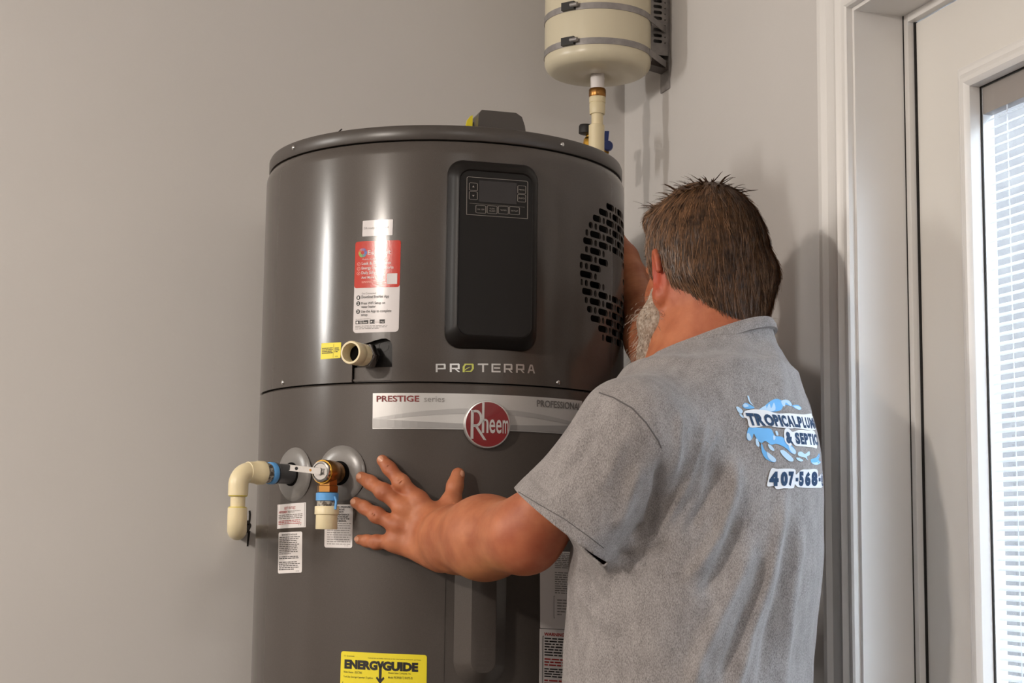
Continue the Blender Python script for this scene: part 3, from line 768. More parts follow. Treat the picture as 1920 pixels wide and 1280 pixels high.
def button(u0, u1, v0, v1, name='button'):
    p = Print(q.emb(.0010)); w, h = u1 - u0, v1 - v0
    pts = [((u0 + u1) / 2 + x, (v0 + v1) / 2 + y / 1.65) for x, y in rrect(w, h * 1.65, .028, 4)]
    p.strip(pts + [pts[0]], .008); return p
for u0, u1, v0, v1, s_ in ((.040, .172, .645, .845, 'up'), (.040, .172, .405, .615, 'down'), (.835, .968, .66, .865, 'MENU'), (.835, .968, .435, .635, 'INFO'),
                            (.150, .312, .06, .262, 'ON / OFF'), (.335, .497, .07, .272, 'CLEAR ALARM'), (.518, .682, .08, .282, 'WIFI'), (.702, .866, .085, .287, 'SETUP')):
    p = button(u0, u1, v0, v1); cu, cv_ = (u0 + u1) / 2, (v0 + v1) / 2
    if s_ == 'up': p.poly([(cu - .018, cv_ - .015), (cu + .018, cv_ - .015), (cu, cv_ + .035)])
    elif s_ == 'down': p.poly([(cu - .02, cv_ + .018), (cu, cv_ - .03), (cu + .02, cv_ + .018)])
    elif ' ' in s_ and s_[0] == 'C':
        p.text('CLEAR', cu - .042, cu + .042, cv_ + .01, cv_ + .045); p.text('ALARM', cu - .048, cu + .048, cv_ - .05, cv_ - .012)
    else: p.text(s_, cu - min(.012 * len(s_), .058), cu + min(.012 * len(s_), .058), cv_ - .022, cv_ + .016)
    p.build('button', M_LINE, panel)

# ------------------------------------------------------------------ lower access cover and the jacket seam
cl, cr = hpx(851, 1180)[0], hpx(948, 1180)[0]; czt, czb = hpx(900, 985)[1], hpx(895, 1288)[1]
cs, cw, cz, ch = (cl + cr) / 2, cr - cl, (czt + czb) / 2, czt - czb
V, F = [], []
rings = [(0, -.002), (0, .001), (.004, .0035), (.020, .0205), (.0225, .0225), (.026, .023)]
for ins, dep in rings:
    o_ = rrect(cw - 2 * ins, ch - 2 * ins, max(cw / 2 - ins - .001, .004), 9); m = len(o_)
    for x, y in o_: V.append(hpos(cs + x, cz + y, R + dep))
for j in range(len(rings) - 1):
    for i in range(m): F.append((j * m + i, j * m + (i + 1) % m, (j + 1) * m + (i + 1) % m, (j + 1) * m + i))
F.append(tuple((len(rings) - 1) * m + i for i in range(m)))
bm = bmesh.new(); bm.from_mesh(pyd(V, F)); bmesh.ops.recalc_face_normals(bm, faces=bm.faces)
acc = put('access_cover', sharp(frombm(bm), 24), heater, M_STEEL, label='raised oblong access cover low on the jacket')
p = Print(lambda u, v: hpos(cs + (u - .5) * (cw - .056), cz + (v - .5) * ch, R + .0236)); p.lines(.05, .95, .10, .30, 7, .4, .2, seed=71); p.build('embossed_print', M_STEEL, acc)
ss = hpx(832, 1180)[0]
put('jacket_seam', plate_s(ss - .0012, ss + .0012, .06, ZSEAM - .15, R - .001, R + .0012, 2), heater, M_STEEL)

# ------------------------------------------------------------------ fittings on the heater
def collar(px, py, rad, name='collar'):
    s, z = hpx(px, py); d = hdir(s / R); o_ = hpos(s, z, R - .004)
    c = put(name, lathe([(.0125, .007), (.0130, .0095), (.016, .010), (.026, .0098), (rad - .006, .0078), (rad - .001, .0050), (rad, .0035), (rad - .002, .0005)], o_, d, 56), heater, M_COLLAR)
    put('bore', lathe([(.0185, .0098), (.0185, .0110), (.001, .0110)], o_, d, 40), c, M_BLACK2)
    return s, z, d
hs, hz, hd = collar(551.5, 889, .0425)
vs_, vz, vd = collar(640, 887, .043)
# relief valve, screwed into the jacket
vb = hpos(vs_, vz, R)
Z = np.array([0, 0, 1.])
rv_ = put('relief_valve', lathe([(.012, .004), (.012, .013), (.0165, .015), (.0165, .026), (.018, .028), (.0185, .047), (.0165, .050), (.0165, .054)], vb, vd, 36), heater, M_BRASS, label='brass relief valve with a steel test lever')
put('valve_cap', lathe([(.0162, .050), (.0168, .053), (.0155, .0575), (.013, .0585), (.012, .0575), (.006, .0575), (.0055, .060), (.001, .0605)], vb, vd, 36), rv_, M_CHROME)
put('cap_ring', lathe([(.0178, .0495), (.0182, .0515), (.0178, .0530), (.0170, .0530)], vb, vd, 36), rv_, M_BRASSY)
oc = vb + vd * .037
put('outlet_neck', lathe([(.0150, -.010), (.0150, -.020), (.0165, -.021), (.0165, -.030), (.0150, -.031)], oc, (0, 0, 1), 6), rv_, M_BRASS)
put('union_ring', lathe([(.0160, -.031), (.0170, -.032), (.0170, -.0425), (.0160, -.0432)], oc, (0, 0, 1), 36), rv_, M_BLUE, label='sky blue ring')
put('ring_tab', tube([oc + hdir(vs_ / R + 1.3) * .0168 + Z * -.037, oc + hdir(vs_ / R + 1.3) * .0205 + Z * -.043, oc + hdir(vs_ / R + 1.3) * .0195 + Z * -.056], .0019, 8), rv_, M_BLUE)
put('thread', lathe([(.0150, -.0430), (.0158, -.044), (.0150, -.046), (.0158, -.048), (.0150, -.050), (.0158, -.051), (.0152, -.0525)], oc, (0, 0, 1), 36), rv_, M_CLEAR)
put('outlet_adapter', lathe([(.0175, -.0510), (.0183, -.0520), (.0183, -.0630), (.0175, -.0638), (.0162, -.0642), (.0164, -.0845), (.0158, -.0855), (.0118, -.0855), (.0118, -.07)], oc, (0, 0, 1), 40), rv_, M_CPVC)
lt = vb + vd * .0618
side = np.cross(Z, vd); side = side if side @ R0 < 0 else -side          # towards the left of the picture
bm = bmesh.new()
la = lt - side * .004; lb = lt + side * .050 + Z * .006 + vd * .002
dl = (lb - la) / np.linalg.norm(lb - la); up_ = np.cross(vd, dl); up_ /= np.linalg.norm(up_)
def plate3(a, b, up, nrm, w, th):
    V = []
    for p_ in (a, b):
        for k1, k2 in ((-1, -1), (1, -1), (1, 1), (-1, 1)): V.append(p_ + up * w / 2 * k1 + nrm * th / 2 * k2)
    return pyd(V, [(0, 1, 2, 3), (7, 6, 5, 4)] + [(i, (i + 1) % 4, 4 + (i + 1) % 4, 4 + i) for i in range(4)])
lev = put('test_lever', plate3(la, lb, up_, vd, .0085, .0012), rv_, M_CHROME)
put('lever_hole', lathe([(.0026, 0), (.0026, .0003), (.001, .0003)], la + dl * .043 + vd * .0006, vd, 16), rv_, M_DARK)
put('lever_hole', lathe([(.0020, 0), (.0020, .0003), (.001, .0003)], la + dl * .018 + vd * .0006, vd, 16), rv_, M_BRASS)
put('lever_rim', plate3(la + up_ * .0042 + vd * .0012, lb + up_ * .0042 + vd * .0012, up_, vd, .0008, .003), rv_, M_CHROME)
put('lever_rim', plate3(la - up_ * .0042 + vd * .0012, lb - up_ * .0042 + vd * .0012, up_, vd, .0008, .003), rv_, M_CHROME)
# cream drain adapter standing out of the notch
ds, dz = hpx(694, 668, R); dd = hdir(ds / R - .12); do = hpos(ds, dz, R - .012)
da = put('drain_adapter', lathe([(.0152, .030), (.0168, .031), (.0172, .040), (.0168, .046), (.0176, .047), (.0178, .066), (.0170, .0675), (.0142, .0675), (.0138, .062), (.0130, .048), (.0128, .030)], do, dd, 44, close=True), heater, M_CPVC, label='cream plastic adapter with an open end')
put('hex_nut', lathe([(.0175, .010), (.0195, .012), (.0195, .028), (.0175, .031)], do, dd, 6), da, M_CHROME)
put('bore', lathe([(.0129, .046), (.0129, .0475), (.001, .0475)], do, dd, 32), da, M_BLACK2)

# ------------------------------------------------------------------ hot water pipe from the heater into the wall
hot = thing('hot_water_pipe', 'cream plastic pipe elbowing down from the heater into the wall', 'pipe', tuple(onY(453, 987, YB)))
hb = hpos(hs, hz, R)
put('nipple', lathe([(.0155, .0073), (.0155, .034), (.0165, .0345), (.0165, .0365), (.0150, .037), (.0150, .046)], hb, hd, 36), hot, M_GREYPIPE)
put('union_ring', lathe([(.0168, .0395), (.0172, .0405), (.0172, .0475), (.0165, .0485)], hb, hd, 36), hot, M_BLUE)
put('thread', lathe([(.0150, .0485), (.0156, .051), (.0150, .0535), (.0158, .056), (.0150, .0585), (.0158, .061), (.0150, .064)], hb, hd, 36), hot, M_CLEAR)
put('pipe_adapter', lathe([(.0172, .0590), (.0183, .0600), (.0183, .0695), (.0172, .0712), (.0160, .088), (.0152, .0885)], hb, hd, 40), hot, M_CPVC)
e0 = hb + hd * .084
pth = bend(e0, hd, (0, 0, -1), .020, 12)
put('elbow', tube([tuple(e0 - hd * .004)] + pth + [pth[-1] + Vector((0, 0, -.016))], .0151, 32), hot, M_CPVC)
ev = np.array(pth[-1]) + Z * -.016
put('glue_line', tube([ev + Z * .0012, ev - Z * .0014], .0138, 28), hot, M_CPVCD)
put('pipe', tube([ev, ev - Z * .026], .0112, 28), hot, M_CPVC)
e2 = ev - Z * .0185
put('glue_line', tube([e2 + Z * .0012, e2 - Z * .0010], .0134, 28), hot, M_CPVCD)
wp = onY(453, 987, YB)
kn = e2 - Z * .016
gd = wp - kn; gd[2] = 0; gd = gd / np.linalg.norm(gd)
pth2 = bend(kn, (0, 0, -1), gd, .018, 12)
put('elbow', tube([e2, e2 - Z * .008] + pth2 + [np.array(pth2[-1]) + gd * .014], .0148, 32), hot, M_CPVC)
pe = np.array(pth2[-1]) + gd * .012
put('wall_pipe', tube([pe, np.array([wp[0], YB + .02, pe[2]])], .0112, 24), hot, M_CPVC)
# ------------------------------------------------------------------ expansion tank strapped to a bracket on the right wall
def tank_at(px, rad_px, rad):
    a0, a1 = ray(px - rad_px, 60), ray(px + rad_px, 60)
    A, B = math.atan2(a0[0], a0[1]), math.atan2(a1[0], a1[1]); d = rad / math.sin((B - A) / 2); m = (A + B) / 2
    return d * math.sin(m), d * math.cos(m), d
TR_ = .1015
TX, TY, TD = tank_at(1121, 99.5, TR_)
def tz(py, px=1121, back=0.): return at(px, py, TD + back)[2]
ztk = tz(112, 1025)                                   # where the side starts rounding under
zbt = tz(167, 1121, TR_ * .85)
tank = thing('expansion_tank', 'cream white expansion tank strapped up in the wall corner above the heater', 'tank', (TX, TY, zbt - .08))
prof = [(.001, zbt + .006), (.018, zbt + .005), (.028, zbt - .0015), (.055, zbt - .001), (.072, zbt + .0015)]
hr = .022
prof += [(TR_ - hr * (1 - math.sin(t)), zbt + .003 + hr * (1 - math.cos(t))) for t in np.linspace(.25, pi / 2, 9)]
prof += [(TR_, zbt + .33), (TR_ - .012, zbt + .36), (TR_ - .04, zbt + .38), (.001, zbt + .39)]
put('shell', lathe(prof, (TX, TY, 0), (0, 0, 1), 96), tank, M_TANK)
fr = np.array([-TX, -TY, 0]) / TD; rr_ = np.array([-fr[1], fr[0], 0]); rr_ = rr_ if rr_[0] > 0 else -rr_
for py in (76, 10):
    zc = at(1121, py, TD - TR_)[2]
    st = put('strap', lathe([(TR_ - .0005, zc - .006), (TR_ + .0016, zc - .006), (TR_ + .0016, zc + .006), (TR_ - .0005, zc + .006)], (TX, TY, 0), (0, 0, 1), 80, close=True), tank, M_GALV)
    a = -.53; dck = fr * math.cos(a) + rr_ * math.sin(a); tg = -fr * math.sin(a) + rr_ * math.cos(a); c = np.array([TX, TY, 0]) + dck * (TR_ + .004) + Z * (zc + .002)
    put('clamp_housing', plate3(c - tg * .015, c + tg * .012, Z, dck, .015, .009), st, M_RUBBER)
    put('clamp_screw', tube([c + tg * .005 + dck * .004, c + tg * .020 + dck * .004], .0042, 12), st, M_GALV)
    # strap tail running from the tank to the bracket
    e1 = np.array([TX, TY, zc]) + (fr * math.cos(1.25) + rr_ * math.sin(1.25)) * (TR_ + .001); e2_ = np.array([XR - .010, onX(1254, 60, XR - .002)[1] - .003, zc - .006])
    nn = np.cross(e2_ - e1, Z); nn /= np.linalg.norm(nn)
    put('strap_tail', plate3(e1, e2_, Z, nn, .013, .0016), st, M_GALV)
put('neck', lathe([(.0125, zbt + .006), (.0135, zbt - .004), (.0128, tz(168) - .001)], (TX, TY, 0), (0, 0, 1), 28), tank, M_WHITE)
zn = tz(168)
put('brass_nut', lathe([(.0150, zn + .001), (.0163, zn - .001), (.0163, zn - .013), (.0150, zn - .016)], (TX, TY, 0), (0, 0, 1), 28), tank, M_BRASS)
put('pipe_adapter', lathe([(.0152, zn - .015), (.0158, zn - .0165), (.0156, zn - .026), (.0146, zn - .0268), (.0150, zn - .028), (.0148, zn - .046), (.0140, zn - .0485)], (TX, TY, 0), (0, 0, 1), 32), tank, M_CPVC)
zb2 = zn - .07
put('pipe', tube([(TX, TY, zn - .047), (TX, TY, .9)], .0112, 24), tank, M_CPVC)
put('tee', lathe([(.0135, zb2), (.0150, zb2 - .001), (.0150, zb2 - .06), (.0135, zb2 - .061)], (TX - .002, TY - .002, 0), (0, 0, 1), 28), tank, M_CPVC)
# slotted wall bracket
brk = thing('wall_bracket', 'grey slotted steel bracket screwed to the wall beside the expansion tank', 'bracket', (XR, TY, zbt))
bY = onX(1254, 60, XR - .002)[1]                      # plane that faces the lens
zb_ = onY(1235, 103, bY)[2]
bxl = onY(1216, 60, bY)[0]
plate_o = put('channel_plate', box(bxl, XR - .0005, bY, bY + .0025, zb_, zb_ + .36), brk, M_GALV)
bm = bmesh.new()
def stad_prism(x0, x1, z0, z1):
    w, h = x1 - x0, z1 - z0; o_ = [((x0 + x1) / 2 + a, (z0 + z1) / 2 + b) for a, b in rrect(w, h, min(w, h) * .49, 5)]; n = len(o_)
    b2 = bmesh.new(); b2.from_mesh(pyd([(a, bY - .01, b) for a, b in o_] + [(a, bY + .02, b) for a, b in o_], [tuple(range(n)), tuple(range(n, 2 * n))[::-1]] + [(i, n + i, n + (i + 1) % n, (i + 1) % n) for i in range(n)]))
    bmesh.ops.recalc_face_normals(b2, faces=b2.faces); m_ = frombm(b2); bm.from_mesh(m_); bpy.data.meshes.remove(m_)
x0, x1 = onY(1225, 50, bY)[0], onY(1241.5, 50, bY)[0]
xs_ = onY(1247, 50, bY)[0]; dzs = onY(1233, 34, bY)[2] - onY(1233, 44.8, bY)[2]
zz = onY(1233, 77.3, bY)[2]
for k in range(30):
    if zz > zb_ + .34: break
    stad_prism(x0, x1, zz - .0033, zz + .0033)
    stad_prism(xs_ - .0013, xs_ + .0013, zz - .0036, zz - .0008)
    zz += dzs
cut = put('cutter', frombm(bm)); boolean(plate_o, [cut])
put('channel_back', box(bxl, XR - .0005, bY + .03, bY + .0325, zb_, zb_ + .36), brk, M_GALV)
put('channel_web', box(XR - .003, XR - .0004, bY - .001, bY + .0335, zb_ - .028, zb_ + .36), brk, M_GALV)
zg = onY(1255, 122, bY)[2]
V = [(bxl, bY - .001, zb_ + .002), (XR - .0005, bY - .001, zg + .003), (XR - .0005, bY - .001, zg - .010), (bxl, bY - .001, zb_ - .020)]
V += [(a, bY + .0335, c) for a, b, c in V]
put('bent_foot', pyd(V, [(0, 1, 2, 3), (7, 6, 5, 4)] + [(i, (i + 1) % 4, 4 + (i + 1) % 4, 4 + i) for i in range(4)]), brk, mat('shaded_steel', srgb(92, 84, 80), .5, metal=.6))  # steel coloured darker to carry the shade of the flange's underside
yb0, yb1 = onX(1255, 150, XR - .002)[1], onX(1239.5, 160, XR - .002)[1]
put('wall_strip', box(XR - .0035, XR - .0004, min(yb0, yb1), max(yb0, yb1), onX(1250, 168, XR)[2] - .002, zb_ + .01), brk, M_GALV)
# shut-off valve behind the lid
val = thing('shutoff_valve', 'small brass valve with black cap and blue lever behind the heater lid', 'valve', tuple(at(1102, 280, TD)))
kc_ = at(1100, 243, TD + .035)
zk = kc_[2]
put('black_cap', lathe([(.0135, -.009), (.0150, -.008), (.0155, .005), (.0140, .0085), (.001, .0090)], kc_, (.05, -.05, 1), 28), val, M_RUBBER)
put('valve_body', lathe([(.006, -.008), (.0075, -.010), (.0075, -.014), (.0110, -.018), (.0125, -.026), (.0125, -.06)], kc_ + np.array([.006, 0, 0]), (0, 0, 1), 24), val, M_BRASSY)
ka, kb = at(1138, 246, TD + .03), at(1136, 268, TD + .03)
lv = put('blue_lever', plate3(ka, kb, (rr_), fr, .0085, .005), val, M_BLUED)
kh = at(1140, 274, TD + .03)
put('lever_hub', lathe([(.0085, -.006), (.0095, -.004), (.0095, .006), (.0085, .008)], kh, fr, 20), lv, M_BLUED)
put('valve_stem', tube([kc_ + np.array([.006, 0, -.045]), kh + np.array([0, 0, -.004]) - fr * .012], .008, 14), val, M_BRASSY)
HAX = None
# ------------------------------------------------------------------ soft bodies: distance fields turned into one skin
class Field:
    def __init__(s, lo, hi, h):
        s.lo = np.array(lo, np.float32); s.h = h
        s.n = np.ceil((np.array(hi) - np.array(lo)) / h).astype(int) + 1
        s.v = np.full(s.n, 1.0, np.float32)
    def _box(s, lo, hi):
        i0 = np.maximum(np.floor((lo - s.lo) / s.h).astype(int), 0); i1 = np.minimum(np.ceil((hi - s.lo) / s.h).astype(int) + 1, s.n)
        return (None, None) if (i1 <= i0).any() else (i0, i1)
    def add(s, fn, lo, hi, k=.01, op='add'):
        m = max(k, .006) * 1.2 + s.h * 2
        i0, i1 = s._box(np.array(lo) - m, np.array(hi) + m)
        if i0 is None: return s
        g = [s.lo[a] + s.h * np.arange(i0[a], i1[a], dtype=np.float32) for a in range(3)]
        X, Y, Z_ = g[0][:, None, None], g[1][None, :, None], g[2][None, None, :]
        b = fn(X, Y, Z_).astype(np.float32)
        sl = tuple(slice(i0[a], i1[a]) for a in range(3)); a_ = s.v[sl]
        if op == 'cut': b = -b; q = np.clip(.5 + .5 * (b - a_) / k, 0, 1); s.v[sl] = a_ * (1 - q) + b * q + k * q * (1 - q)
        else:
            q = np.clip(.5 + .5 * (b - a_) / k, 0, 1); s.v[sl] = b * (1 - q) + a_ * q - k * q * (1 - q)
        return s
    def cone(s, a, b, r1, r2, k=.01, flat=None, op='add'):
        """tapered capsule; flat=(direction, factor) squeezes it along a direction"""
        a, b = np.array(a, float), np.array(b, float); ab = b - a; L2 = float(ab @ ab) + 1e-12
        def fn(X, Y, Z_):
            x, y, z = X - a[0], Y - a[1], Z_ - a[2]
            t = np.clip((x * ab[0] + y * ab[1] + z * ab[2]) / L2, 0, 1)
            x, y, z = x - t * ab[0], y - t * ab[1], z - t * ab[2]
            q = x * x + y * y + z * z
            if flat is not None:
                n = np.array(flat[0], float); n /= np.linalg.norm(n); w = x * n[0] + y * n[1] + z * n[2]; q = q + w * w * (1 / flat[1] ** 2 - 1)
                return (np.sqrt(q) - (r1 + (r2 - r1) * t)) * (.5 + .5 * flat[1])
            return np.sqrt(q) - (r1 + (r2 - r1) * t)
        m = max(r1, r2)
        return s.add(fn, np.minimum(a, b) - m, np.maximum(a, b) + m, k, op)
    def chain(s, pts, rs, k=.01, flat=None):
        for i in range(len(pts) - 1): s.cone(pts[i], pts[i + 1], rs[i], rs[i + 1], k, flat)
        return s
    def ell(s, c, axes, r, k=.01, op='add'):
        c = np.array(c, float); A = np.array(axes, float); r = np.array(r, float) * (HS if axes is HAX else 1.)
        def fn(X, Y, Z_):
            x, y, z = X - c[0], Y - c[1], Z_ - c[2]; k0 = 0; k1 = 0
            for i in range(3):
                w = x * A[i][0] + y * A[i][1] + z * A[i][2]; k0 = k0 + (w / r[i]) ** 2; k1 = k1 + (w / r[i] ** 2) ** 2
            k0 = np.sqrt(k0); k1 = np.sqrt(k1) + 1e-9
            return k0 * (k0 - 1) / k1
        return s.add(fn, c - r.max(), c + r.max(), k, op)
    def loft(s, zs, cx, cy, a, b, L, F, k=.01, p=2.2):
        """stack of ellipses: half axis a along L, b along F"""
        def fn(X, Y, Z_):
            f = lambda t: np.interp(Z_, zs, t)
            x, y = X - f(cx), Y - f(cy); u = (x * L[0] + y * L[1]) / f(a); v = (x * F[0] + y * F[1]) / f(b)
            q = (np.abs(u) ** p + np.abs(v) ** p) ** (1 / p)
            d = (q - 1) * np.minimum(f(a), f(b)) * .95
            e = np.maximum(zs[0] - Z_, Z_ - zs[-1])
            return np.maximum(d, e)
        mx = max(max(a), max(b))
        return s.add(fn, (min(cx) - mx, min(cy) - mx, zs[0]), (max(cx) + mx, max(cy) + mx, zs[-1]), k)
    def mesh(s):
        """naive surface nets"""
        v = s.v; n = v.shape; neg = v < 0
        c = np.zeros((n[0] - 1, n[1] - 1, n[2] - 1), np.uint8)
        for dx in (0, 1):
            for dy in (0, 1):
                for dz in (0, 1): c += neg[dx:n[0] - 1 + dx, dy:n[1] - 1 + dy, dz:n[2] - 1 + dz]
        I = np.argwhere((c > 0) & (c < 8)); idx = -np.ones(c.shape, np.int32); idx[tuple(I.T)] = np.arange(len(I))
        corner = [(a, b, d) for a in (0, 1) for b in (0, 1) for d in (0, 1)]
        val = {q: v[I[:, 0] + q[0], I[:, 1] + q[1], I[:, 2] + q[2]] for q in corner}
        acc = np.zeros((len(I), 3)); cnt = np.zeros(len(I))
        for q in corner:
            for ax in range(3):
                if q[ax]: continue
                q2 = list(q); q2[ax] = 1; q2 = tuple(q2); a, b = val[q], val[q2]; m = (a < 0) != (b < 0)
                t = np.where(m, a / np.where(m, a - b, 1), 0)
                for k in range(3): acc[:, k] += np.where(m, q[k] + (t if k == ax else 0), 0)
                cnt += m
        P = s.lo + s.h * (I + acc / cnt[:, None])
        Q = []
        for ax in range(3):
            b, d = [(1, 2), (2, 0), (0, 1)][ax]
            sl0 = [slice(1, n[k] - 1) for k in range(3)]; sl0[ax] = slice(0, n[ax] - 1); sl1 = list(sl0); sl1[ax] = slice(1, n[ax])
            A, B = neg[tuple(sl0)], neg[tuple(sl1)]
            for flip, msk in ((0, A & ~B), (1, ~A & B)):
                J = np.argwhere(msk)
                if not len(J): continue
                o = np.ones(3, int); o[ax] = 0; J = J + o
                def g(ob, od): K = J.copy(); K[:, b] -= ob; K[:, d] -= od; return idx[K[:, 0], K[:, 1], K[:, 2]]
                f = np.stack([g(1, 1), g(0, 1), g(0, 0), g(1, 0)], 1)
                Q.append(f[:, ::-1] if flip else f)
        return P, np.concatenate(Q)
def np_mesh(P, Q):
    me = bpy.data.meshes.new('m'); me.vertices.add(len(P)); me.vertices.foreach_set('co', np.asarray(P, np.float32).ravel())
    k = Q.shape[1]
    me.loops.add(Q.size); me.loops.foreach_set('vertex_index', Q.astype(np.int32).ravel())
    me.polygons.add(len(Q)); me.polygons.foreach_set('loop_start', np.arange(0, Q.size, k, dtype=np.int32)); me.polygons.foreach_set('loop_total', np.full(len(Q), k, np.int32))
    me.polygons.foreach_set('use_smooth', np.ones(len(Q), dtype=bool)); me.update(calc_edges=True); return me
def relax(P, Q, it=2, lam=.5):
    n = len(P); P = P.copy()
    e = np.concatenate([Q[:, [i, (i + 1) % Q.shape[1]]] for i in range(Q.shape[1])]); e = np.concatenate([e, e[:, ::-1]])
    deg = np.bincount(e[:, 0], minlength=n)[:, None] + 1e-9
    for _ in range(it):
        acc = np.stack([np.bincount(e[:, 0], weights=P[e[:, 1], k], minlength=n) for k in range(3)], 1)
        P += lam * (acc / deg - P)
    return P
def vnormals(P, Q):
    a = np.cross(P[Q[:, 2]] - P[Q[:, 0]], P[Q[:, 3]] - P[Q[:, 1]]); N = np.zeros_like(P)
    for i in range(4):
        for k in range(3): N[:, k] += np.bincount(Q[:, i], weights=a[:, k], minlength=len(P))
    return N / (np.linalg.norm(N, axis=1)[:, None] + 1e-12)
def unit(v): v = np.array(v, float); return v / np.linalg.norm(v)
def project(P):
    """world points -> photo pixels"""
    X, Y, z = P[:, 0], P[:, 1], P[:, 2] - HC
    u = X * math.cos(YAW) - Y * math.sin(YAW); fw = X * math.sin(YAW) + Y * math.cos(YAW)
    d = fw * math.cos(PITCH) + z * math.sin(PITCH); v = -fw * math.sin(PITCH) + z * math.cos(PITCH); u = u / d; v = v / d
    c, s = math.cos(ROLL), math.sin(ROLL)
    return np.stack([960 + FPX * (u * c + v * s), 640 - FPX * (-u * s + v * c)], 1)

# ------------------------------------------------------------------ pose of the man
BC = at(1305, 900, 2.25)[:2]                          # torso axis
PHI = math.radians(-38)
Fv = np.array([math.sin(PHI), math.cos(PHI), 0]); Lv = np.array([-math.cos(PHI), math.sin(PHI), 0])
SH_L = at(1188, 790, 2.06); EL_L = at(984, 1004, 2.18); WR_L = at(838, 1010, 2.395)
SH_R = at(1425, 775, 2.42); EL_R = at(1243, 700, 2.60); WR_R = at(1188, 525, 2.85)
NECK = at(1338, 670, 2.275); HEADC = at(1318, 500, 2.33)

# ---- left arm and hand (fine grid), palm laid on the jacket
def hk(px, py, up):                                    # a point of the hand: over the jacket by 'up'
    s, z = hpx(px, py, R + up); return hpos(s, z, R + up)
fingers = {
    'index': [((785, 938), .024, .0124), ((752, 904), .0205, .0112), ((730, 878), .0135, .0102), ((717, 863), .0100, .0090)],
    'middle': [((757, 953), .025, .0124), ((718, 921), .022, .0114), ((694, 904), .0145, .0104), ((678, 895), .0100, .0093)],
    'ring': [((745, 985), .024, .0118), ((706, 965), .0205, .0108), ((683, 951), .0140, .0098), ((667, 942), .0097, .0088)],
    'little': [((741, 1014), .021, .0110), ((706, 1016), .0175, .0098), ((688, 1013.5), .0128, .0088), ((674, 1011), .0088, .0077)],
    'thumb': [((836, 985), .030, .0165), ((847, 940), .024, .0132), ((853, 911), .0170, .0122), ((859, 889), .0120, .0104)],
}
arm = Field(np.min([at(650, 850, 2.40), SH_L - .03, EL_L - .05], 0) - [.03, .03, .03], np.max([hk(660, 860, .0), SH_L + .03, EL_L, WR_L, hk(870, 880, .05)], 0) + [.03, .03, .03], .0021)
FP = {}
for nm, ch_ in fingers.items():
    pts = [hk(*c, u + .0008) for c, u, r in ch_]; rs = [r * 1.0 for c, u, r in ch_]; FP[nm] = pts
    arm.chain(pts, rs, .006)
    # knuckle swelling at the middle joint
    arm.ell(pts[1] + hdir(0) * .0015, np.eye(3), [rs[1] * 1.05] * 3, .006)
mc = {nm: p[0] for nm, p in FP.items()}
wr_h = hk(826, 1012, .040)
out_n = hdir(hpx(790, 980)[0] / R)
for nm, rr, rw in (('index', .0130, .0165), ('middle', .0135, .0165), ('ring', .0130, .0165), ('little', .0120, .0160)):
    j = {'index': Z * .020, 'middle': Z * .006, 'ring': -Z * .008, 'little': -Z * .021}[nm]
    arm.cone(mc[nm], wr_h + j, rr, rw, .012)
    arm.ell(mc[nm] + out_n * .004, np.eye(3), [.0115] * 3, .009)
arm.cone(FP['thumb'][0], wr_h + Z * .012, .0165, .019, .016)
arm.cone(FP['thumb'][1] * .8 + FP['thumb'][0] * .2, mc['index'] * .55 + wr_h * .45, .010, .012, .018)      # web of the thumb
arm.cone(mc['little'] - Z * .002, wr_h - Z * .028, .012, .017, .014)
# forearm: wrist -> elbow, flattened at the wrist
fd = unit(EL_L - wr_h)
arm.cone(wr_h, wr_h + (EL_L - wr_h) * .22, .0345, .041, .024)
arm.cone(wr_h + (EL_L - wr_h) * .20, wr_h + (EL_L - wr_h) * .55, .042, .0515, .04)
arm.cone(wr_h + (EL_L - wr_h) * .55, EL_L, .0515, .0475, .04)
ua = SH_L - EL_L
arm.cone(EL_L, EL_L + ua * .5, .0435, .044, .03)
arm.cone(EL_L + ua * .5, SH_L, .044, .045, .02)
# creases over the finger joints and at the back of the wrist
def crease(a, b, r=.0011):
    arm.cone(a, b, r, r, .0022, op='cut')
for nm in ('index', 'middle', 'ring', 'little'):
    P_ = FP[nm]; rs = [r for c, u, r in fingers[nm]]
    ax = unit(P_[2] - P_[0]); sd = unit(np.cross(ax, out_n)); up = unit(np.cross(sd, ax)); up = up if up @ out_n > 0 else -up
    for off in (-.0042, 0., .0042):
        c = P_[1] + ax * off + up * (rs[1] * 1.05 + .0013 - abs(off) * .10); crease(c - sd * .0055, c + sd * .0055)
    c = P_[2] + up * (rs[2] + .0004); crease(c - sd * .004, c + sd * .004, .0009); c2 = c - ax * .0032; crease(c2 - sd * .0035, c2 + sd * .0035, .0008)
wu = unit(np.cross(fd, Z)); wu = wu if wu @ out_n > 0 else -wu
P1, Q1 = arm.mesh(); del arm
P1 = relax(P1, Q1, 2, .4)

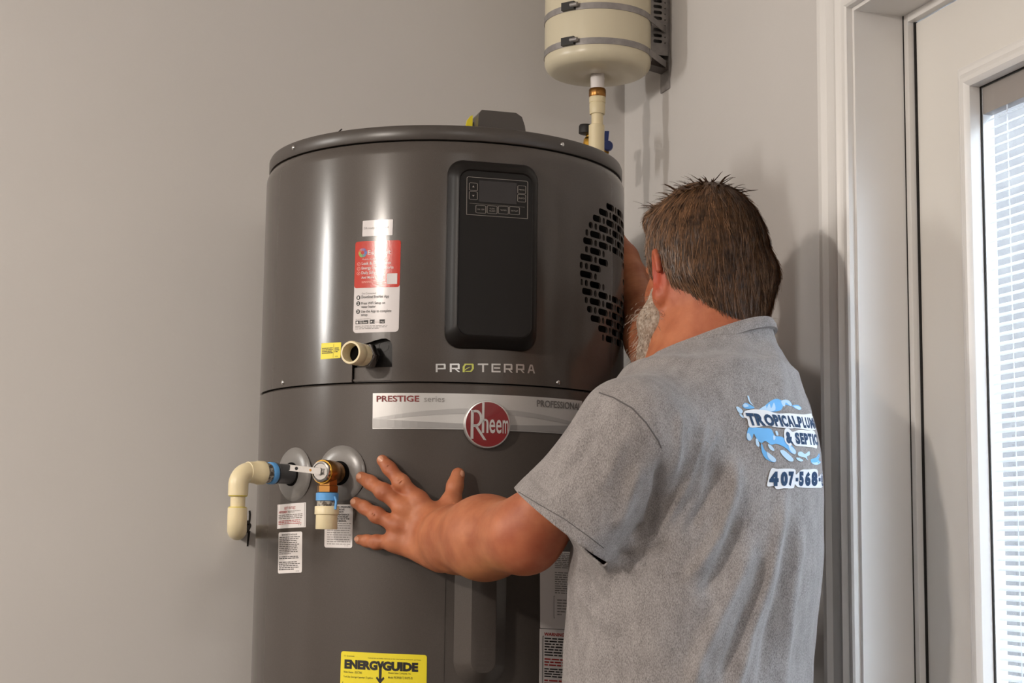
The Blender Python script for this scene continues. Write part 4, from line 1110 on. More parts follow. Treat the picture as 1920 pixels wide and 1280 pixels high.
# ---- head and neck
HPHI = math.radians(-5)
hF = unit([math.sin(HPHI), math.cos(HPHI), -.10]); hL = unit([-math.cos(HPHI), math.sin(HPHI), .0]); hU = np.cross(hL, hF) * -1
hU = hU if hU[2] > 0 else -hU
hL = unit(hL - .05 * hU); hU = unit(np.cross(hF, hL)); hU = hU if hU[2] > 0 else -hU
HS = .93
def hp(f, l, u): return HEADC + (hF * f + hL * l + hU * u) * HS
hd_ = Field(HEADC - [.19, .19, .30], HEADC + [.19, .19, .17], .0026)
HAX = [hF, hL, hU]
hd_.ell(hp(-.008, 0, .022), HAX, [.100, .077, .098], .01)
hd_.ell(hp(-.035, 0, .010), HAX, [.068, .074, .078], .02)
hd_.ell(hp(.045, 0, -.045), HAX, [.058, .060, .085], .025)               # face
hd_.cone(hp(.012, .052, -.075), hp(.075, .018, -.118), .022, .020, .02)     # jaw
hd_.cone(hp(.012, -.052, -.075), hp(.075, -.018, -.118), .022, .020, .02)
hd_.ell(hp(.088, 0, -.112), HAX, [.022, .024, .020], .015)               # chin
hd_.cone(hp(.098, 0, .0), hp(.114, 0, -.034), .008, .0135, .01)              # nose
hd_.ell(hp(.108, .012, -.038), HAX, [.010, .009, .008], .006); hd_.ell(hp(.108, -.012, -.038), HAX, [.010, .009, .008], .006)
hd_.cone(hp(.086, .045, .016), hp(.097, 0, .014), .008, .009, .012); hd_.cone(hp(.086, -.045, .016), hp(.097, 0, .014), .008, .009, .012)   # brows
for s_ in (1, -1):
    hd_.ell(hp(.092, .031 * s_, -.002), HAX, [.012, .015, .010], .006, 'cut')
    hd_.ell(hp(.082, .031 * s_, -.002), HAX, [.0125, .0135, .0115], .003)        # eyeball and lids
    hd_.ell(hp(.060, .050 * s_, -.035), HAX, [.030, .018, .024], .02)            # cheek
hd_.cone(hp(.098, .018, -.070), hp(.101, -.018, -.070), .006, .006, .008); hd_.cone(hp(.096, .016, -.082), hp(.098, -.016, -.082), .007, .007, .008)
hd_.cone(hp(.108, .019, -.0765), hp(.110, -.019, -.0765), .0016, .0016, .002, op='cut')
for s_ in (1, -1):                                                       # ears
    eb = hp(-.006, .077 * s_, -.020)
    ring_ = [eb + hF * (.012 * math.cos(t) - .006) + hU * (.031 * math.sin(t) + .004) + hL * s_ * (.010 - .004 * math.cos(t)) for t in np.linspace(-1.9, 2.2, 12) * 1.0 + .9]
    for i in range(11): hd_.cone(ring_[i], ring_[i + 1], .0048, .0048, .003)
    hd_.ell(eb + hL * s_ * .003 - hF * .004, HAX, [.017, .006, .030], .006)
    hd_.ell(eb + hL * s_ * .009 - hU * .028 + hF * .001, HAX, [.009, .006, .011], .006)
    hd_.ell(eb + hL * s_ * .0115 - hF * .002 + hU * .002, HAX, [.0085, .005, .017], .004, 'cut')
# neck and the top of the back
hd_.cone(hp(-.022, 0, -.060), NECK + hF * .0 - np.array([0, 0, .03]), .064, .072, .03)
hd_.cone(hp(.020, .0, -.085), NECK + Fv * .045 - np.array([0, 0, .03]), .050, .066, .03)
hd_.cone(hp(-.05, .022, -.035), NECK - Fv * .03, .030, .04, .02); hd_.cone(hp(-.05, -.022, -.035), NECK - Fv * .03, .030, .04, .02)
hd_.cone(hp(.02, .070, -.045), NECK + Fv * .07 + Lv * .01, .012, .014, .02)
P2, Q2 = hd_.mesh(); hfield = hd_
P2 = relax(P2, Q2, 2, .4)

# ---- torso, right arm and legs (coarse grid, under the clothes)
zat = lambda y, d=2.25, x=1305: at(x, y, d)[2]
tor = [(700, 1178, 1497), (760, 1138, 1520), (850, 1108, 1538), (930, 1090, 1545), (1050, 1073, 1544), (1150, 1066, 1539), (1280, 1058, 1531), (1400, 1055, 1524), (1480, 1060, 1518)]
kx = math.sqrt(.474 ** 2 + (.77 * .88) ** 2)
zs_, cxs, cys, as_ = [], [], [], []
for y, xl, xr2 in tor[::-1]:
    c = at((xl + xr2) / 2 - 3, y, 2.25); a_, b_ = at(xl, y, 2.25), at(xr2, y, 2.25); hw = np.hypot(*(b_ - a_)[:2]) / 2 * .970
    zs_.append(c[2]); cxs.append(c[0]); cys.append(c[1]); as_.append(hw / kx)
zs_ = np.array(zs_); as_ = np.array(as_)
HIPZ = .93
body = Field([BC[0] - .42, BC[1] - .40, -.002], [1.17, BC[1] + 1.0, 1.90], .0065)
ZT = np.concatenate([[HIPZ - .06], zs_]); body.loft(ZT, np.r_[cxs[0], cxs], np.r_[cys[0], cys], np.r_[.155, as_ - .045], np.r_[.125, as_ * .77 - .040], Lv, Fv, .03)
body.cone(SH_L - np.array([0, 0, .02]), SH_R - np.array([0, 0, .02]), .050, .055, .05)
body.cone((SH_L + SH_R) / 2 - [0, 0, .01], NECK - [0, 0, .03], .085, .075, .04)
body.chain([SH_R, EL_R, EL_R + (WR_R - EL_R) * .35, WR_R], [.056, .045, .044, .028], .02)

# right hand spread behind the heater's edge
wa = math.atan2((WR_R - AX)[:2] @ R0[:2], (WR_R - AX)[:2] @ U0[:2])
def hb_(da, r, z): p = AX + hdir(wa + math.radians(da)) * (R + r); return np.array([p[0], p[1], WR_R[2] + z])
body.chain([WR_R, hb_(7, .030, .045), hb_(13, .026, .075)], [.028, .028, .030], .012)
for da, dz_ in ((24, .135), (30, .120), (34, .098), (34, .072)):
    body.chain([hb_(13, .026, .075 + (dz_ - .1) * .5), hb_(da * .75, .020, .075 + (dz_ - .075) * .62), hb_(da, .012, dz_)], [.012, .0105, .009], .008)
body.chain([hb_(8, .026, .06), hb_(9, .020, .105), hb_(13, .013, .145)], [.015, .012, .010], .008)
HL_, HR_ = np.array([*(BC + Lv[:2] * .095), HIPZ]), np.array([*(BC - Lv[:2] * .095), HIPZ])
FL_, FR_ = HL_ + Fv * .03 - [0, 0, HIPZ - .07], HR_ + Fv * .05 - [0, 0, HIPZ - .07]
for h_, f_ in ((HL_, FL_), (HR_, FR_)):
    kn_ = (h_ + f_) / 2 + Fv * .02; body.chain([h_, kn_, f_], [.090, .060, .040], .03)
    body.cone(f_ + Fv * -.02 - [0, 0, .03], f_ + Fv * .15 - [0, 0, .045], .034, .022, .02)
P3, Q3 = body.mesh(); del body
# one continuous skin
_os = [put('skin_piece', np_mesh(p_, q_)) for p_, q_ in ((P3, Q3), (P1, Q1), (P2, Q2))]
for c_ in _os[1:]:
    m_ = _os[0].modifiers.new('u', 'BOOLEAN'); m_.operation = 'UNION'; m_.object = c_; m_.solver = 'MANIFOLD'
skin_me = bpy.data.meshes.new_from_object(_os[0].evaluated_get(bpy.context.evaluated_depsgraph_get()))
if len(skin_me.polygons) < .5 * (len(Q1) + len(Q2)):
    print('skin union failed', len(skin_me.polygons)); off = [0, len(P1), len(P1) + len(P2)]
    skin_me = np_mesh(np.concatenate([P1, P2, P3]), np.concatenate([Q1, Q2 + off[1], Q3 + off[2]]))
for c_ in _os: bpy.data.objects.remove(c_)
PB = np.empty(len(skin_me.vertices) * 3, np.float32); skin_me.vertices.foreach_get('co', PB); PB = PB.reshape(-1, 3).astype(float)

# skin: warm tan with blotches, redder at the elbow and ears
def skin_mat():
    m = mat('skin', srgb(196, 128, 92), .48, spec=.35, sss=(.18, (1., .35, .2), .006))
    nt = m.node_tree; b = nt.nodes['Principled BSDF']; tc = nt.nodes.new('ShaderNodeTexCoord')
    n1 = nt.nodes.new('ShaderNodeTexNoise'); n1.inputs['Scale'].default_value = 26; n1.inputs['Detail'].default_value = 5
    n2 = nt.nodes.new('ShaderNodeTexNoise'); n2.inputs['Scale'].default_value = 160; n2.inputs['Detail'].default_value = 3
    for n_ in (n1, n2): nt.links.new(tc.outputs['Object'], n_.inputs['Vector'])
    r = nt.nodes.new('ShaderNodeValToRGB'); r.color_ramp.elements[0].position = .32; r.color_ramp.elements[0].color = srgb(160, 92, 62); r.color_ramp.elements[1].position = .68; r.color_ramp.elements[1].color = srgb(190, 122, 86)
    nt.links.new(n1.outputs['Fac'], r.inputs['Fac'])
    at_ = nt.nodes.new('ShaderNodeAttribute'); at_.attribute_name = 'flush'
    mx = nt.nodes.new('ShaderNodeMix'); mx.data_type = 'RGBA'; nt.links.new(at_.outputs['Fac'], mx.inputs[0]); nt.links.new(r.outputs['Color'], mx.inputs[6]); mx.inputs[7].default_value = srgb(172, 66, 50)
    nt.links.new(mx.outputs[2], b.inputs['Base Color'])
    bp = nt.nodes.new('ShaderNodeBump'); bp.inputs['Strength'].default_value = .25; bp.inputs['Distance'].default_value = .0012
    nt.links.new(n2.outputs['Fac'], bp.inputs['Height']); nt.links.new(bp.outputs['Normal'], b.inputs['Normal'])
    return m
me = skin_me; me.materials.clear(); me.materials.append(skin_mat()); me.polygons.foreach_set('use_smooth', np.ones(len(me.polygons), dtype=bool))
def blob(P, c, r): return np.exp(-(np.linalg.norm(P - c, axis=1) / r) ** 2)
elb = at(1000, 1012, 2.15)
fl = .5 * blob(PB, elb, .042) + .8 * blob(PB, hp(-.006, .085, -.018), .035) + .15 * blob(PB, NECK + Lv * .04 + np.array([0, 0, .05]), .07)
a_ = me.attributes.new('flush', 'FLOAT', 'POINT'); a_.data.foreach_set('value', np.clip(fl, 0, 1).astype(np.float32))
man = thing('person', 'person in a grey printed t-shirt, one palm pressed on the water heater', 'person', (BC[0], BC[1], 0))
body_o = put('body', me, man)
# finger nails
M_NAIL = mat('nail', srgb(206, 150, 122), .3, spec=.5)
def nail(tip, prev, r, w, up):
    ax = unit(tip - prev); sd = unit(np.cross(ax, up)); u2 = unit(np.cross(sd, ax)); u2 = u2 if u2 @ up > 0 else -u2
    V, F = [], []
    for i, a in enumerate(np.linspace(-.0052, .0062, 6)):
        for j, b in enumerate(np.linspace(-1, 1, 7)):
            ww = w * (1 - .22 * (abs(a - .0005) / .006) ** 3); ang = b * .75
            V.append(tip + ax * (a - .0015) + sd * math.sin(ang) * ww * 1.25 + u2 * (r * (math.cos(ang * .95)) + .0006 - .0012 * max(0, a / .006) ** 2 - .0004 * max(0, -a / .005)))
    for i in range(5):
        for j in range(6): F.append((i * 7 + j, i * 7 + j + 1, i * 7 + j + 8, i * 7 + j + 7))
    return sharp(pyd(V, F), 60)
for nm in ('index', 'middle', 'ring', 'little', 'thumb'):
    P_ = FP[nm]; r_ = fingers[nm][3][2]
    up = out_n if nm != 'thumb' else unit(out_n * .72 + R0 * .70)
    put('nail', nail(P_[3], P_[2], r_, r_ * .62, up), man, M_NAIL)
# ------------------------------------------------------------------ t-shirt
HEM_C = at(1052, 983, 2.075); SL_A = SH_L + np.array([.004, 0, -.004])
sl_ax = unit(HEM_C - SL_A)
NECKC = at(1340, 640, 2.28)                              # middle of the collar opening
sh = Field([BC[0] - .36, BC[1] - .34, zat(1500)], [1.168, BC[1] + .50, zat(575)], .0044)
sh.loft(zs_, cxs, cys, as_, as_ * .77, Lv, Fv, .02)
sh.cone(SH_L + np.array([0, 0, -.012]), SH_R + np.array([0, 0, -.012]), .067, .068, .06)
sh.cone((SH_L + SH_R) / 2 - Fv * .015 + np.array([0, 0, .0]), NECKC - np.array([0, 0, .045]), .105, .086, .06)
sh.cone(NECKC - np.array([0, 0, .05]), NECKC + np.array([0, 0, .012]), .088, .080, .03)
sh.cone(SH_L * .5 + SH_R * .5 - Fv * .05 - [0, 0, .08], SH_L * .5 + SH_R * .5 - Fv * .045 - [0, 0, .20], .10, .10, .06)
def sleeve(s_, A_, B_, r1, r2, n_, fl_, k):
    """flattened cone that stops at the hem plane"""
    ab = (B_ - A_); L2 = ab @ ab; u = unit(ab)
    def fn(X, Y, Z_):
        x, y, z = X - A_[0], Y - A_[1], Z_ - A_[2]; al = x * u[0] + y * u[1] + z * u[2]
        t = np.clip(al / math.sqrt(L2), 0, 1); x, y, z = x - t * ab[0], y - t * ab[1], z - t * ab[2]
        w = x * n_[0] + y * n_[1] + z * n_[2]; q = x * x + y * y + z * z + w * w * (1 / fl_ ** 2 - 1)
        return np.maximum((np.sqrt(q) - (r1 + (r2 - r1) * t)) * .85, al - math.sqrt(L2))
    s_.add(fn, np.minimum(A_, B_) - r2, np.maximum(A_, B_) + r2, k)
fl_n = unit(Lv - sl_ax * (Lv @ sl_ax))
sleeve(sh, SL_A + sl_ax * .02, HEM_C + sl_ax * .008, .064, .079, fl_n, .82, .03)

sR = unit(EL_R - SH_R); nR = unit(np.cross(sR, Z)); sleeve(sh, SH_R, SH_R + sR * .208, .068, .076, nR, .9, .03)
P, Q = sh.mesh(); del sh
P = relax(P, Q, 3, .5)
bm = bmesh.new(); bm.from_mesh(np_mesh(P, Q))
def torso_gap(p):
    f = lambda t: np.interp(p[2], zs_, t); x, y = p[0] - f(cxs), p[1] - f(cys)
    return ((abs((x * Lv[0] + y * Lv[1]) / f(as_)) ** 2.2 + abs((x * Fv[0] + y * Fv[1]) / f(as_ * .77)) ** 2.2) ** (1 / 2.2) - 1) * f(as_) * .77
def cut_where(co, no, cond):
    """slice the cloth with a plane where cond(point) holds and drop the far side"""
    co, no = Vector(co), Vector(no)
    fs = [f for f in bm.faces if cond(np.array(f.calc_center_median()))]
    geom = list({x for f in fs for x in (f, *f.edges, *f.verts)})
    bmesh.ops.bisect_plane(bm, geom=geom, plane_co=co, plane_no=no, dist=1e-6)
    dead = [f for f in bm.faces if cond(np.array(f.calc_center_median())) and (f.calc_center_median() - co).dot(no) > 0]
    bmesh.ops.delete(bm, geom=dead, context='FACES')

cut_where(HEM_C, sl_ax, lambda p: np.linalg.norm((p - HEM_C) - sl_ax * ((p - HEM_C) @ sl_ax)) < .105 and -.02 < (p - HEM_C) @ sl_ax < .02 and torso_gap(p) > .02)
hr_ = SH_R + sR * .20
cut_where(hr_, sR, lambda p: np.linalg.norm((p - hr_) - sR * ((p - hr_) @ sR)) < .11 and -.02 < (p - hr_) @ sR < .02 and torso_gap(p) > .02)
cut_where((0, 0, zat(1455)), (0, 0, -1), lambda p: p[2] < zat(1420))
ncn = unit(np.array([0, 0, 1]) + Fv * .42 + Lv * .10)
cut_where(NECKC - Z * .004, ncn, lambda p: np.linalg.norm(p - NECKC) < .14 and p[2] > NECKC[2] - .08)
bmesh.ops.delete(bm, geom=[v for v in bm.verts if not v.link_faces], context='VERTS')
me = frombm(bm)
P = np.empty(len(me.vertices) * 3, np.float32); me.vertices.foreach_get('co', P); P = P.reshape(-1, 3).astype(float)
N = np.array([v.normal[:] for v in me.vertices])
# folds: ridges and hollows along lines seen in the cloth
PXY = project(P); vis = np.einsum('ij,ij->i', N, P - CAMP) < .0
def fold(pts, w, h, end=.25):
    pts = np.array(pts, float); best = np.full(len(P), 1e9); tt = np.zeros(len(P)); L = 0
    seg = np.linalg.norm(np.diff(pts, axis=0), axis=1); tot = seg.sum()
    for i in range(len(pts) - 1):
        d = pts[i + 1] - pts[i]; t = np.clip(((PXY - pts[i]) @ d) / (d @ d), 0, 1); q = pts[i] + t[:, None] * d; r = np.linalg.norm(PXY - q, axis=1)
        m = r < best; best[m] = r[m]; tt[m] = (L + t[m] * seg[i]) / tot; L += seg[i]
    fade = np.clip(np.minimum(tt, 1 - tt) / end, 0, 1); fade = fade * fade * (3 - 2 * fade)
    return np.where(vis, h * np.exp(-(best / w) ** 2) * fade, 0)
D = np.zeros(len(P))
for pts, w, h in [
    ([(1475, 880), (1462, 980), (1440, 1080), (1405, 1180), (1375, 1300), (1360, 1360)], 13, .0075),
    ([(1500, 930), (1496, 1040), (1478, 1150), (1462, 1300), (1455, 1360)], 12, .0055),
    ([(1380, 840), (1375, 920), (1350, 1000), (1310, 1060), (1275, 1100)], 14, .008),
    ([(1420, 990), (1385, 1080), (1345, 1160), (1310, 1240), (1285, 1340)], 17, .0085),
    ([(1330, 770), (1300, 860), (1290, 900), (1255, 970), (1220, 1010)], 11, .006),
    ([(1275, 760), (1272, 840), (1262, 900)], 9, .004),
    ([(1350, 790), (1318, 850), (1306, 930)], 10, .0045),
    ([(1445, 1020), (1415, 1120), (1378, 1210), (1345, 1300)], 14, -.008),
    ([(1392, 960), (1350, 1060), (1310, 1130)], 15, -.008),
    ([(1350, 860), (1325, 940), (1280, 1010)], 13, -.006),
    ([(1488, 960), (1470, 1080), (1440, 1200), (1420, 1320)], 12, -.006),
    ([(1150, 1045), (1200, 1040), (1260, 1020)], 14, -.006),
    ([(1085, 1060), (1110, 1110), (1140, 1140)], 13, -.006),
    ([(1075, 1090), (1115, 1150), (1170, 1190)], 14, .004),
    ([(1240, 850), (1235, 930), (1215, 985), (1170, 1025)], 12, -.011),
    ([(1175, 800), (1150, 870), (1115, 930)], 16, .004),
    ([(1205, 860), (1180, 930), (1150, 1000)], 13, .005),
    ([(1120, 800), (1085, 860), (1050, 900)], 15, -.004),
    ([(990, 880), (1010, 905), (1040, 930)], 10, -.0045),
    ([(972, 912), (1010, 936), (1060, 965), (1120, 1005)], 7, -.0025),
    ([(1435, 625), (1460, 690), (1470, 760)], 16, .004),
    ([(1260, 660), (1330, 655), (1400, 640)], 12, -.003)]:
    D += fold(pts, w * .85, h * 1.25)
P = P + N * D[:, None]
nz = np.sin(P[:, 0] * 61 + 2 * np.sin(P[:, 2] * 23)) * np.sin(P[:, 2] * 37 + 1.7 * np.sin(P[:, 1] * 41)); P = P + N * (nz * .0011)[:, None]
P[:, 0] = np.minimum(P[:, 0], 1.158)
me.vertices.foreach_set('co', P.astype(np.float32).ravel()); me.update()
sharp(me, 180)
def shirt_mat():
    m = bpy.data.materials.new('shirt_heather'); m.use_nodes = True; nt = m.node_tree; b = nt.nodes['Principled BSDF']
    tc = nt.nodes.new('ShaderNodeTexCoord'); mp = nt.nodes.new('ShaderNodeMapping'); mp.inputs['Scale'].default_value = (1, 1, .45); mp.inputs['Rotation'].default_value = (.3, .5, 0)
    nt.links.new(tc.outputs['Object'], mp.inputs['Vector'])
    n1 = nt.nodes.new('ShaderNodeTexNoise'); n1.inputs['Scale'].default_value = 900; n1.inputs['Detail'].default_value = 4; n1.inputs['Roughness'].default_value = .7
    n2 = nt.nodes.new('ShaderNodeTexNoise'); n2.inputs['Scale'].default_value = 60; n2.inputs['Detail'].default_value = 3
    nt.links.new(mp.outputs[0], n1.inputs['Vector']); nt.links.new(mp.outputs[0], n2.inputs['Vector'])
    ad = nt.nodes.new('ShaderNodeMath'); ad.operation = 'MULTIPLY_ADD'; ad.inputs[1].default_value = .25
    nt.links.new(n2.outputs['Fac'], ad.inputs[0]); nt.links.new(n1.outputs['Fac'], ad.inputs[2])
    r = nt.nodes.new('ShaderNodeValToRGB'); r.color_ramp.elements[0].position = .42; r.color_ramp.elements[0].color = srgb(100, 95, 95); r.color_ramp.elements[1].position = .78; r.color_ramp.elements[1].color = srgb(166, 160, 158)
    nt.links.new(ad.outputs[0], r.inputs['Fac']); nt.links.new(r.outputs['Color'], b.inputs['Base Color'])
    b.inputs['Roughness'].default_value = .9; b.inputs['Specular IOR Level'].default_value = .15; b.inputs['Sheen Weight'].default_value = .15
    bp = nt.nodes.new('ShaderNodeBump'); bp.inputs['Strength'].default_value = .35; bp.inputs['Distance'].default_value = .0008
    nt.links.new(n1.outputs['Fac'], bp.inputs['Height']); nt.links.new(bp.outputs['Normal'], b.inputs['Normal'])
    return m
M_SHIRT = shirt_mat(); me.materials.append(M_SHIRT)
shirt = put('t_shirt', me, man, label='heather grey short-sleeved t-shirt with a blue print on the back')
so = shirt.modifiers.new('thick', 'SOLIDIFY'); so.thickness = .0028; so.offset = -1
# surface lookups on the cloth
from mathutils.bvhtree import BVHTree
bvh = BVHTree.FromPolygons([tuple(p) for p in P], [tuple(p.vertices) for p in me.polygons])
def on_shirt(px, py, eps=.0008):
    r = Vector(ray(px, py)).normalized(); h = bvh.ray_cast(Vector(CAMP), r)
    return None if h[0] is None else h[0] - r * eps
def seam(pts, r=.0010, name='seam'):
    q = []
    for i in range(len(pts) - 1):
        for t in np.linspace(0, 1, 9)[:-1]:
            p = on_shirt(pts[i][0] + (pts[i + 1][0] - pts[i][0]) * t, pts[i][1] + (pts[i + 1][1] - pts[i][1]) * t, .0)
            if p is not None: q.append(p)
    if len(q) > 3: put(name, tube(q, r, 6), shirt, mat('seam_thread', srgb(92, 88, 88), .9))
# ribbed collar along the neck opening
_b = bmesh.new(); _b.from_mesh(me); _b.verts.ensure_lookup_table()
rim_ = [np.array(v.co) for v in _b.verts if v.is_boundary and (Vector(NECKC) - v.co).length < .13]; _b.free()
ex = unit(np.cross(ncn, Fv)); ey = np.cross(ncn, ex)
rim_.sort(key=lambda p: math.atan2((p - NECKC) @ ey, (p - NECKC) @ ex)); rim_ = np.array(rim_)
k_ = np.array([rim_[np.arange(i - 4, i + 5) % len(rim_)].mean(0) for i in range(0, len(rim_), 2)])
cen = k_.mean(0); V, F = [], []
for p_ in k_:
    o_ = unit((p_ - cen) - ncn * ((p_ - cen) @ ncn))
    for w_, h_ in ((.0035, -.016), (.0050, -.008), (.0030, .000), (-.0005, .0015), (-.003, -.003), (-.002, -.016)): V.append(p_ + o_ * w_ + ncn * h_)
nk = len(k_)
for i in range(nk):
    for j in range(6): F.append((i * 6 + j, i * 6 + (j + 1) % 6, (i + 1) % nk * 6 + (j + 1) % 6, (i + 1) % nk * 6 + j))
put('collar', sharp(pyd(V, F), 60), shirt, M_SHIRT)
seam([(1124, 736), (1150, 745), (1185, 765), (1212, 793), (1234, 826), (1241, 842)])
seam([(972, 922), (1010, 945), (1060, 974), (1110, 1010), (1136, 1030)], .0006)

# ------------------------------------------------------------------ jeans and boots
M_JEANS = mat('denim', srgb(44, 52, 78), .85, noise=(300, srgb(66, 76, 104), .4, .65), bump=(400, .3, .0008))
jn = Field([BC[0] - .30, BC[1] - .30, .05], [1.168, BC[1] + .34, zat(1400)], .006)
jn.loft(np.array([HIPZ - .07, HIPZ + .05, zat(1420)]), [cxs[0]] * 3, [cys[0]] * 3, [.175, .185, as_[0] - .010], [.145, .150, as_[0] * .77 - .012], Lv, Fv, .03)
for h_, f_ in ((HL_, FL_), (HR_, FR_)):
    kn_ = (h_ + f_) / 2 + Fv * .02; jn.chain([h_, kn_, f_ + [0, 0, .02]], [.102, .078, .070], .03)
Pj, Qj = jn.mesh(); Pj = relax(Pj, Qj, 2); put('jeans', np_mesh(Pj, Qj), man, M_JEANS)
for h_, f_ in ((HL_, FL_), (HR_, FR_)):
    bt = Field(f_ - [.2, .2, .08], f_ + [.2, .24, .16], .005)
    bt.cone(f_ + [0, 0, .06], f_ - [0, 0, .02], .054, .052, .02); bt.cone(f_ - Fv * .03 - [0, 0, .028], f_ + Fv * .14 - [0, 0, .032], .042, .038, .02)
    bt.add(lambda X, Y, Z_: Z_ + 0 * X + 0 * Y - .001, f_ - [.3, .3, .2], f_ + [.3, .3, -.068], .002, 'cut')
    Pb, Qb = bt.mesh(); Pb = relax(Pb, Qb, 2); put('boot', np_mesh(Pb, Qb), man, mat('boot_leather', srgb(70, 50, 36), .6))

# ------------------------------------------------------------------ print on the back of the shirt
class ShirtPrint(Print):
    def __init__(s, tri_max=6.): super().__init__(None); s.tm = tri_max
    def build(s, name, m, parent, eps=.0012, **k):
        bm_ = bmesh.new(); bm_.from_mesh(pyd([(x, y, 0) for x, y in s.V], s.F)); bmesh.ops.triangulate(bm_, faces=bm_.faces)
        for _ in range(4):
            es = [e for e in bm_.edges if e.calc_length() > s.tm]
            if not es: break
            bmesh.ops.subdivide_edges(bm_, edges=es, cuts=1); bmesh.ops.triangulate(bm_, faces=bm_.faces)
        dead = []
        for v in bm_.verts:
            p = on_shirt(v.co.x, v.co.y, eps)
            if p is None: dead.append(v)
            else: v.co = p
        bmesh.ops.delete(bm_, geom=dead, context='VERTS')
        # drop slivers that jump across the outline of the back
        bmesh.ops.delete(bm_, geom=[f for f in bm_.faces if max(e.calc_length() for e in f.edges) > .03], context='FACES')
        k.setdefault('kind', 'stuff')
        return put(name, frombm(bm_), parent, m, **k)
    def glyphs(s, txt, boxes, bold):
        for ch, (x0, x1, yt0, yb0, yt1, yb1, sh_) in zip(txt, boxes):
            v, t, _ = text_tris(ch, bold); u, w = v[:, 0], v[:, 1]
            yt = yt0 + (yt1 - yt0) * u; yb = yb0 + (yb1 - yb0) * u
            s.tri(np.stack([x0 + (x1 - x0) * u + sh_ * (1 - w), yb + (yt - yb) * w], 1), t)
def word(txt, xs, top, bot, sh_=0.):
    out = []
    for i, ch in enumerate(txt):
        x0, x1 = xs[i]; out.append((x0, x1, top(x0), bot(x0), top(x1), bot(x1), sh_))
    return out
zc5 = lambda x, y: (1360 + x / 5.817, 720 + y / 5.818)
def S(pts): return [zc5(*p) for p in pts]
M_PW = mat('print_white', srgb(226, 228, 232), .8); M_PB = mat('print_blue', srgb(108, 176, 232), .8); M_PN = mat('print_navy', srgb(26, 58, 92), .8); M_PL = mat('print_pale_blue', srgb(182, 212, 238), .8)
def blobs(polys, m, name, eps):
    for pl_ in polys:
        p = ShirtPrint(); pts = S(pl_)
        # smooth closed outline
        n = len(pts); out = []
        for i in range(n):
            p0, p1, p2, p3 = [np.array(pts[(i + k - 1) % n]) for k in range(4)]
            for t in (0, .25, .5, .75): out.append(.5 * ((2 * p1) + (-p0 + p2) * t + (2 * p0 - 5 * p1 + 4 * p2 - p3) * t * t + (-p0 + 3 * p1 - 3 * p2 + p3) * t ** 3))
        p.poly([tuple(q) for q in out]); p.build(name, m, shirt, eps)
blobs([[(370, 280), (430, 235), (500, 180), (560, 158), (620, 178), (690, 175), (730, 230), (700, 235), (640, 225), (600, 285), (480, 300)],
       [(250, 480), (300, 470), (420, 480), (500, 490), (540, 560), (620, 575), (700, 640), (765, 720), (765, 760), (720, 750), (650, 690), (560, 650), (500, 660), (440, 620), (390, 640), (340, 590), (310, 540), (290, 600), (255, 615), (232, 580)],
       [(395, 640), (430, 720), (500, 770), (550, 815), (545, 848), (500, 845), (430, 800), (395, 720)],
       [(730, 235), (790, 225), (830, 262), (810, 280), (760, 262)],
       [(935, 820), (990, 800), (1030, 745), (1050, 770), (1040, 850), (990, 878), (945, 862)],
       [(190, 225), (230, 205), (320, 258), (240, 270), (195, 252)]], M_PB, 'splash_print', .0010)
blobs([[(455, 740), (505, 775), (548, 815), (545, 846), (505, 838), (465, 795)],
       [(598, 725), (640, 722), (700, 770), (742, 815), (735, 842), (690, 835), (625, 775)],
       [(690, 670), (735, 690), (770, 735), (755, 765), (715, 735)],
       [(235, 545), (258, 535), (285, 590), (268, 618), (238, 590)], [(332, 600), (352, 600), (372, 660), (362, 682), (338, 660)], [(465, 655), (500, 668), (535, 712), (522, 728), (485, 705)],
       [(240, 128), (258, 135), (275, 190), (310, 235), (262, 195)], [(118, 250), (145, 248), (190, 290), (175, 320), (140, 300)],
       [(150, 320), (180, 330), (205, 365), (175, 358)], [(195, 222), (225, 212), (255, 240), (210, 250)],
       [(380, 270), (440, 232), (450, 262), (480, 210), (500, 262), (530, 200), (545, 280), (470, 300), (390, 290)],
       [(612, 180), (680, 172), (720, 215), (712, 238), (660, 200), (650, 240), (625, 230)], [(745, 240), (800, 240), (828, 268), (790, 275)],
       [(795, 745), (830, 735), (870, 760), (915, 730), (920, 770), (890, 790), (900, 830), (870, 800), (800, 780)], [(775, 800), (815, 808), (850, 830), (825, 842), (785, 825)],
       [(545, 515), (565, 510), (578, 550), (560, 560)], [(522, 560), (545, 565), (545, 600), (525, 605)], [(945, 855), (1000, 850), (1048, 800), (1040, 855), (990, 880)]], M_PL, 'droplet_print', .0014)
